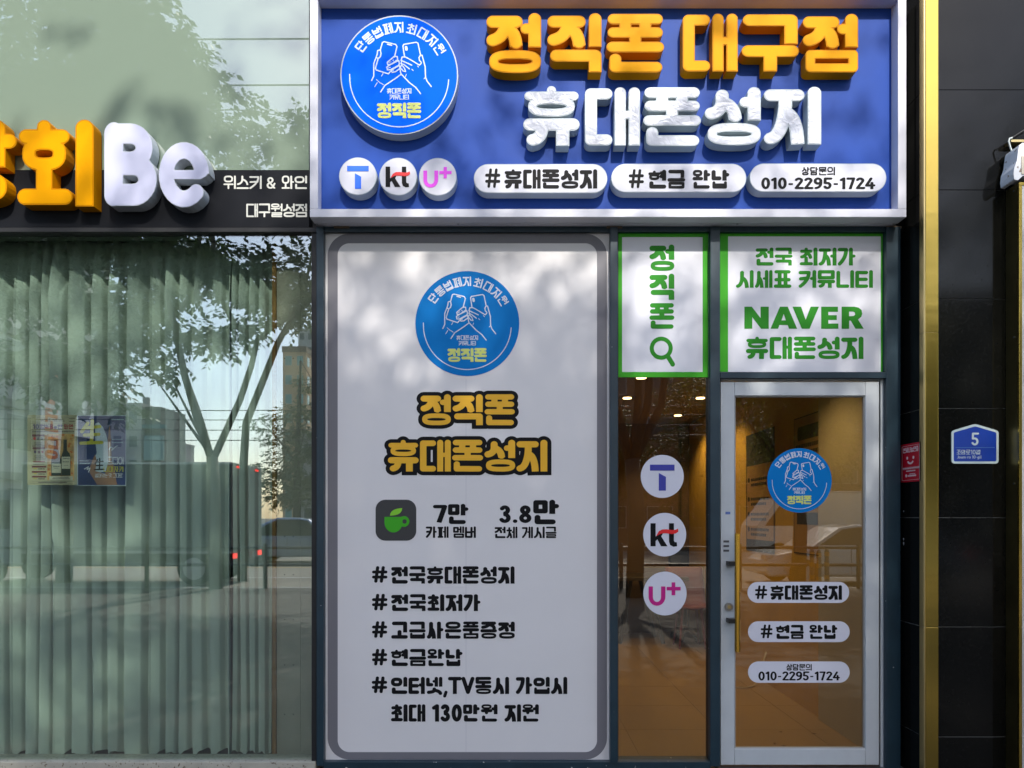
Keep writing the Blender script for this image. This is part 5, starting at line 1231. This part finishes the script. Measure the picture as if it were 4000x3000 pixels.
def plain_tree(label, x, y, top, cz, rx, ry, rz, n, per, m, seed, r0=0.17, low=2.6, rad=0.85, size=0.09, shell=0.35, group='street trees along the near kerb', extra=None):
    g = np.random.default_rng(seed); random.seed(seed)
    L = [([(x, y, 0), (x+0.05, y, low*0.6), (x-0.05, y+0.05, low)], r0, r0*0.85)]
    for k in range(5):
        a = k*1.26+seed; L.append(([(x-0.05, y+0.05, low-0.1), (x+0.5*math.cos(a), y+0.5*math.sin(a), low+1.0), (x+0.30*rx*math.cos(a), y+0.30*ry*math.sin(a), (low+top)/2), (x+0.45*rx*math.cos(a), y+0.45*ry*math.sin(a), top-1.2)], r0*0.55, 0.03))
    B = crown_boughs(x, y, cz, rx, ry, rz, n, rad, g, shell=shell)
    if extra: B += crown_boughs(x, y, extra[1], rx*0.95, ry, extra[2], extra[0], extra[3], g, shell=0.1)
    return tree(label, (x, y, 0), L, B, m, per, size, group=group)
plain_tree('broad street tree in front of the shop that shades the white banner', 2.3, -9.4, 11.2, 8.6, 3.2, 2.4, 2.0, 120, 42, LEAF_A, 5, shell=0.2, extra=(34, 10.3, 0.6, 0.7))
plain_tree('yellow green street tree mirrored in the door glass', 6.6, -12.4, 9.6, 6.0, 2.7, 2.2, 3.2, 90, 60, LEAF_B, 9, low=2.1, shell=0.25)
plain_tree('street tree left of centre that dapples the wine shop curtain', -0.9, -9.8, 10.6, 7.7, 2.4, 2.0, 1.9, 34, 28, LEAF_A, 12, shell=0.4, extra=(26, 11.2, 0.35, 0.55))
plain_tree('street tree beyond the right end of the shop row', 11.5, -9.6, 11.0, 7.4, 3.0, 2.6, 3.4, 60, 34, LEAF_A, 15, shell=0.3)
k = 0
for x, y, h in ((-2.0, -31.0, 9.0), (4.5, -31.3, 8.5), (9.5, -31.0, 9.5), (14.5, -31.5, 8.5), (20.0, -31.0, 9.5)):
    k += 1
    plain_tree(('leftmost', 'second', 'third', 'fourth', 'rightmost')[k-1] + ' roadside tree from the left along the far pavement', x, y, h, h*0.52, 2.6, 2.4, h*0.42, 60, 26, LEAF_C, 30+k, low=1.4, rad=0.95, size=0.14, shell=0.3, group='trees along the far pavement')
d6 = 34.0
pine_b = [(RX(u, d6), -(d6-D), RZ(v, d6), r) for u, v, r in ((1130, 1620, 1.0), (1170, 1680, 1.1), (1100, 1720, 1.0), (1150, 1780, 1.2), (1210, 1600, 1.1), (1060, 1830, 1.1), (1120, 1880, 1.3), (1190, 1850, 1.3), (1000, 1900, 1.0), (1240, 1750, 1.3), (1050, 1680, 0.7), (1090, 1940, 1.2), (1180, 1940, 1.2), (1010, 1640, 0.5), (1230, 1500, 1.0), (1240, 1900, 1.2))]
tree('tall layered green tree on the far pavement beside the apartment block', (RX(1160, d6), -(d6-D), 0), [([(RX(1160, d6), -(d6-D), 0), (RX(1160, d6), -(d6-D), 4), (RX(1175, d6), -(d6-D), 9)], 0.22, 0.06)], pine_b, LEAF_C, 40, 0.14, spread=0.35, group='trees along the far pavement')

# ------------------------------------------------------------------ far buildings
def block(name, label, x0, x1, y0, y1, h, wall, cols, rows, faces=('front', 'side'), pane=None, roof=None, m_roof=None):
    r = root(name, ((x0+x1)/2, (y0+y1)/2, -0.15), label, 'building')
    box('wall', wall, x0, x1, y0, y1, -0.2, h, r)
    pane = pane or mat('dark_window_pane', (0.03, 0.05, 0.055), 0.15)
    FR = mat('window_frame_white', (0.5, 0.5, 0.48), 0.6)
    fh = h/rows
    if 'front' in faces:
        w = (x1-x0)/cols
        for i in range(cols):
            for j in range(rows):
                a = x0+w*(i+0.22); b = x0+w*(i+0.78); c = fh*(j+0.30); e = fh*(j+0.80)
                f = box('window', FR, a, b, y1-0.02, y1+0.06, c, e, r); box('pane', pane, a+0.06, b-0.06, y1+0.061, y1+0.075, c+0.06, e-0.06, f)
    if 'side' in faces:
        n = max(2, int((y1-y0)/2.8)); w = (y1-y0)/n; xs = x1 if (x0+x1) < 0 else x0; s = 1 if (x0+x1) < 0 else -1
        for i in range(n):
            for j in range(rows):
                a = y0+w*(i+0.22); b = y0+w*(i+0.78); c = fh*(j+0.30); e = fh*(j+0.80)
                f = box('window', FR, xs-0.02*s, xs+0.06*s, a, b, c, e, r); box('pane', pane, xs+0.061*s, xs+0.075*s, a+0.06, b-0.06, c+0.06, e-0.06, f)
    box('parapet', m_roof or wall, x0-0.15, x1+0.15, y0-0.15, y1+0.15, h, h+(roof or 0.5), r)
    return r
CONC = mat('pale_concrete', (0.40, 0.38, 0.35), 0.8, vary=(0.4, 0.08)); APT = mat('apricot_render', (0.62, 0.40, 0.22), 0.8, vary=(0.3, 0.05)); GREYB = mat('light_grey_render', (0.48, 0.46, 0.44), 0.8, vary=(0.5, 0.06)); DARKB = mat('dark_cladding', (0.10, 0.10, 0.10), 0.6)
lbk = block('office_building', 'large office building with banded floors and shop boards left across the street', -56, -25.6, -41.2, -27.8, 19, GREYB, 6, 5, ('side',))
for j in range(5): box('floor_band', DARKB, -25.7, -25.35, -41.3, -27.7, 3.4+3.7*j, 3.8+3.7*j, lbk)
def board(label, y0, y1, z0, z1, m, txt, tm, vertical, xx=-25.33):
    r = root('shop_board', (xx, (y0+y1)/2, z0), label, 'sign')
    box('panel', m, xx, xx+0.25, y0, y1, z0, z1, r)
    if txt:
        t = lambda u, v, w: (xx+0.258-w, y1-(y1-y0)*u/100*1.0, z1-(z1-z0)*v/100)
        t = lambda u, v, w: (xx+0.258-w, y0+(y1-y0)*u/100, z1-(z1-z0)*v/100)
        gl = []
        if vertical:
            n = len(txt)
            for k_, c in enumerate(txt): gl += line_loops(c, 18, 6+k_*90/n, 82, 6+(k_+0.85)*90/n, h=0.09)
        else: gl = line_loops(txt, 10, 25, 90, 75, h=0.09)
        letters('lettering', tm, t, gl, r, 0.006)
WB = mat('white_board', (0.62, 0.62, 0.62), 0.5); ORG = mat('orange_red_print', (0.60, 0.12, 0.03), 0.5)
board('white vertical board with orange lettering on the office building', -35.6, -33.8, 4.2, 10.8, WB, 'AI코딩', ORG, True)
board('white square board with grey lettering on the office building', -38.6, -35.9, 6.2, 10.2, WB, '어', GREY_PRINT, False)
board('dark vertical board with pale lettering on the office building', -40.4, -38.9, 6.2, 11.5, DARKB, '', WB, True)
bk = block('grey_block', 'narrow grey block with sign boards across the street', RX(430, 105), RX(552, 105), -110, -101, RZ(1587, 105), CONC, 2, 5, ('front',))
box('dark_flank', DARKB, RX(552, 105)+0.05, RX(552, 105)+2.4, -110, -102, -0.2, RZ(1590, 105)+0.2, bk)
for u in (455, 545): MB().tube([(RX(u, 105), -103, RZ(1587, 105)), (RX(u, 105), -103, RZ(1545, 105))], 0.5, 10).build('roof_tank', CONC, bk)
box('shop_board', mat('teal_board', (0.10, 0.22, 0.24), 0.5), RX(505, 101), RX(600, 101), -100.9, -100.5, RZ(1660, 101), RZ(1645, 101), bk); box('banner', mat('pale_teal_banner', (0.28, 0.42, 0.40), 0.5), RX(512, 101), RX(590, 101), -100.9, -100.5, RZ(1790, 101), RZ(1690, 101), bk)
block('apartment_block', 'apricot apartment block with green tinted windows beyond the trees', RX(1105, 150), RX(1195, 150), -165, -146, RZ(1375, 150), APT, 2, 9, ('front', 'side'), pane=mat('green_pane', (0.12, 0.34, 0.30), 0.2), roof=1.2, m_roof=mat('brown_roof', (0.16, 0.09, 0.06), 0.7))
block('tall_apartment', 'pale apartment tower standing behind the apricot block', RX(1165, 210), RX(1290, 210), -225, -206, RZ(1290, 210), GREYB, 4, 14, ('front',))
block('low_block', 'low mauve grey block far down the street', RX(640, 190), RX(700, 190), -195, -186, RZ(1735, 190), mat('mauve_render', (0.42, 0.38, 0.40), 0.8), 3, 5, ('front',))
block('brick_block', 'brown brick block behind the far pavement trees to the right', 2, 22, -52, -40, 11, mat('brown_brick', (0.26, 0.15, 0.10), 0.85, vary=(6, 0.2)), 7, 4, ('front',))
block('stone_block', 'beige stone block right of the brown brick block', 26, 44, -54, -40, 15, mat('beige_stone', (0.45, 0.38, 0.29), 0.85, vary=(2, 0.1)), 6, 5, ('front', 'side'))
block('plain_block', 'grey rendered block directly across the street', -20, -2, -74, -62, 9, CONC, 6, 3, ('front',))

# ------------------------------------------------------------------ kerbside railing, bollards, wires, lamp post
RAILM = mat('dark_rail_paint', (0.03, 0.032, 0.034), 0.45)
rl = root('kerb_railing', (0, -11.0, 0), 'dark horizontal pedestrian railing along the kerb', 'railing')
for z, rd in ((0.86, 0.03), (0.50, 0.035)): MB().tube([(-16, -11.0, z), (14, -11.0, z)], rd, 8).build('rail', RAILM, rl)
for k_ in range(13): 
    x = -15.2+k_*2.5; MB().tube([(x, -11.0, 0), (x, -11.0, 0.95)], 0.045, 8).build('post', RAILM, rl)
GREYPL = mat('grey_rubber', (0.12, 0.11, 0.10), 0.6); OBAND = mat('orange_band', (0.75, 0.28, 0.02), 0.4)
for u, d, lab in ((3172, 13.6, 'left flexible bollard with orange bands mirrored in the door'), (3199, 13.2, 'tallest middle flexible bollard with orange bands mirrored in the door'), (3230, 13.6, 'right flexible bollard with orange bands mirrored in the door')):
    x, y = RX(u, d), -(d-D); b_ = root('flexible_bollard', (x, y, 0), lab, 'bollard', 'flexible bollards by the kerb')
    MB().tube([(x, y, 0), (x, y, 0.06), (x, y, 0.07), (x, y, 0.86), (x, y, 0.90)], [0.10, 0.095, 0.045, 0.042, 0.02], 14).build('tube', GREYPL, b_)
    for z in (0.32, 0.56, 0.76): MB().tube([(x, y, z), (x, y, z+0.08)], 0.046, 14).build('band', OBAND, b_)
for k_, (v, d, lab) in enumerate(((1563, 24, 'lowest but two overhead cable across the street'), (1600, 24, 'third overhead cable from the top'), (1640, 24, 'second lowest overhead cable'), (1680, 24, 'lowest overhead cable across the street'), (110, 21, 'highest overhead cable seen in the frosted panel'), (290, 21, 'lower overhead cable seen in the frosted panel'))):
    z = RZ(v, d); y = -(d-D)
    c_ = MB().tube([(-34+i*6, y, z - 0.35*math.sin(math.pi*i/8)) for i in range(9)], 0.016 if k_ < 4 else 0.022, 6).build('overhead_cable', RAILM); tag(c_, lab, 'cable', 'overhead cables')

# ------------------------------------------------------------------ vehicles mirrored in the glass
TYRE = mat('tyre_rubber', (0.015, 0.015, 0.016), 0.7); RIM = mat('alloy_rim', (0.45, 0.45, 0.46), 0.3, metal=1.0); WGL = mat('car_window', (0.015, 0.02, 0.022), 0.06); TAIL = mat('red_tail_lamp', (0.6, 0.01, 0.01), 0.3, emit=((1, 0.03, 0.02), 1.5))
def wheel(parent, x, y, r, s):
    w = MB().tube([(x, y-0.10, r-0.13), (x, y+0.10, r-0.13)], r, 24).build('wheel', TYRE, parent)
    MB().tube([(x, y+0.101*s, r-0.13), (x, y+0.112*s, r-0.13)], r*0.66, 16).build('rim', RIM, w)
def car(label, x, y, paint, L=4.5, W=1.82, Hh=1.46, flip=1, tail=0.55):
    """side on to the shop; flip=1 points its nose to +x"""
    g = -0.13; c = root('car', (x, y, g), label, 'car')
    body = [(-0.50, 0.30), (-0.505, 0.62), (-0.49, 0.88), (-0.40, 0.93), (-0.30, 0.95), (0.16, 0.93), (0.30, 0.88), (0.44, 0.76), (0.495, 0.62), (0.505, 0.36), (0.48, 0.24), (-0.47, 0.24)]
    top = [(-0.44, 0.93), (-0.30*tail/0.55, 1.36), (-0.16, Hh), (0.02, Hh-0.005), (0.10, Hh-0.07), (0.27, 0.91)]
    def loft(prof, wf, name, m, sub):
        n = len(prof); vs = []; secs = (-1.0, -0.93, 0.0, 0.93, 1.0)
        for s in secs:
            k_ = 0.90 if abs(s) == 1.0 else 1.0
            for u, v in prof:
                vv = (v-0.6)*k_+0.6; wd = wf(vv)*s*W/2; vs.append((x+u*L*flip*(0.985 if abs(s) == 1 else 1), y+wd, g+vv))
        fs = [(a*n+i, a*n+(i+1) % n, (a+1)*n+(i+1) % n, (a+1)*n+i) for a in range(4) for i in range(n)] + [tuple(range(n))[::-1], tuple(4*n+i for i in range(n))]
        o = MB().add(vs, fs).build(name, m, c); bv = o.modifiers.new('bevel', 'BEVEL'); bv.width = 0.05; bv.segments = 3; bv.limit_method = 'ANGLE'; return o
    loft(body, lambda v: 1.0 - 0.10*max(0, v-0.7), 'body', paint, 0); loft(top, lambda v: 0.97-0.36*max(0, v-0.93), 'cabin', paint, 0)
    for s in (-1, 1):
        pr = [(-0.36, 0.98), (-0.25, 1.32), (-0.15, Hh-0.07), (0.02, Hh-0.07), (0.09, Hh-0.12), (0.22, 0.98)]
        MB().add([(x+u*L*flip, y+s*(W/2*(0.97-0.36*max(0, v-0.93))*1.0+0.004), g+v) for u, v in pr], [tuple(range(6))]).build('side_window', WGL, c)
        box('door_seam', WGL, x-0.06*L-0.004, x-0.06*L+0.004, y+s*W/2*0.985, y+s*(W/2+0.004), g+0.32, g+0.92, c)
        for u in (-0.31, 0.31): wheel(c, x+u*L*flip, y+s*(W/2-0.08), 0.33, s)
        MB().box(x+0.44*L*flip, x+0.50*L*flip, y+s*W/2*0.6, y+s*W/2*0.93, g+0.62, g+0.74).build('headlight', mat('lamp_glass', (0.6, 0.6, 0.6), 0.1), c)
        MB().box(x-0.49*L*flip, x-0.512*L*flip, y+s*W/2*0.55, y+s*W/2*0.92, g+0.72, g+0.86).build('tail_lamp', TAIL, c)
    return c
WPAINT = mat('pearl_white_paint', (0.85, 0.83, 0.78), 0.25, coat=1.0); SPAINT = mat('silver_blue_paint', (0.34, 0.40, 0.50), 0.3, metal=0.5, coat=1.0)
dw = 17.5
car('white saloon car passing in the street, mirrored in the door glass', RX(3300, dw), -(dw-D), WPAINT, flip=-1)
ds = 26.0
car('silver blue car on the far lane mirrored beside the curtain', RX(1180, ds), -(ds-D), SPAINT, L=4.4, Hh=1.62)
def box_truck(label, x, y, L, W, zb, zt, boxm, cabm, flip):
    """rear end at x, running off to the side; nose away"""
    g = -0.13; t = root('box_truck', (x, y, g), label, 'truck'); s = flip
    box('cargo_box', boxm, x, x+s*L, y-W/2, y+W/2, zb, zt, t, 0.02)
    for z in (zb+0.02, zt-0.06): box('box_rail', STEEL, x-0.01*s, x+s*L, y+W/2+0.002, y+W/2+0.02, z, z+0.05, t)
    box('chassis', RAILM, x+s*0.1, x+s*(L+1.6), y-W*0.3, y+W*0.3, g+0.45, zb-0.002, t)
    box('bumper', RAILM, x-0.02*s, x+s*0.10, y-W/2+0.1, y+W/2-0.1, g+0.45, g+0.60, t)
    for q in (-1, 1):
        box('tail_lamp', TAIL, x-0.03*s, x-0.005*s, y+q*W*0.40-0.12, y+q*W*0.40+0.12, g+0.64, g+0.76, t); box('marker_lamp', TAIL, x-0.03*s, x-0.005*s, y+q*W*0.30-0.10, y+q*W*0.30+0.10, zt-0.12, zt-0.07, t)
        for u in (0.9, L+0.9): wheel(t, x+s*u, y+q*(W/2-0.14), 0.40, q)
    vs = [(L+0.12, g+0.5), (L+0.12, g+2.25), (L+0.9, g+2.25), (L+1.55, g+1.35), (L+1.65, g+0.5)]
    MB().add([(x+s*u, y-W*0.46, v) for u, v in vs] + [(x+s*u, y+W*0.46, v) for u, v in vs], [(0,1,2,3,4), (9,8,7,6,5)] + [(i, (i+1) % 5, 5+(i+1) % 5, 5+i) for i in range(5)]).build('cab', cabm, t, 0.04)
    for q in (-1, 1): MB().add([(x+s*u, y+q*(W*0.46+0.004), v) for u, v in ((L+0.35, g+1.35), (L+0.35, g+2.05), (L+0.85, g+2.05), (L+1.35, g+1.35))], [(0,1,2,3)]).build('cab_window', WGL, t)
    return t
dt = 17.0
box_truck('dark grey box truck driving away, mirrored across the curtains', RX(905, dt), -(dt-D)-1.0, 5.0, 2.1, 0.62, RZ(1805, dt), mat('truck_box_grey', (0.10, 0.11, 0.105), 0.5, vary=(2, 0.1)), mat('truck_cab_grey', (0.25, 0.26, 0.27), 0.4), -1)
box_truck('small white truck on the far lane mirrored behind the white car', RX(3480, 24), -(24-D), 3.2, 1.8, 0.7, 2.35, WPAINT, WPAINT, -1)
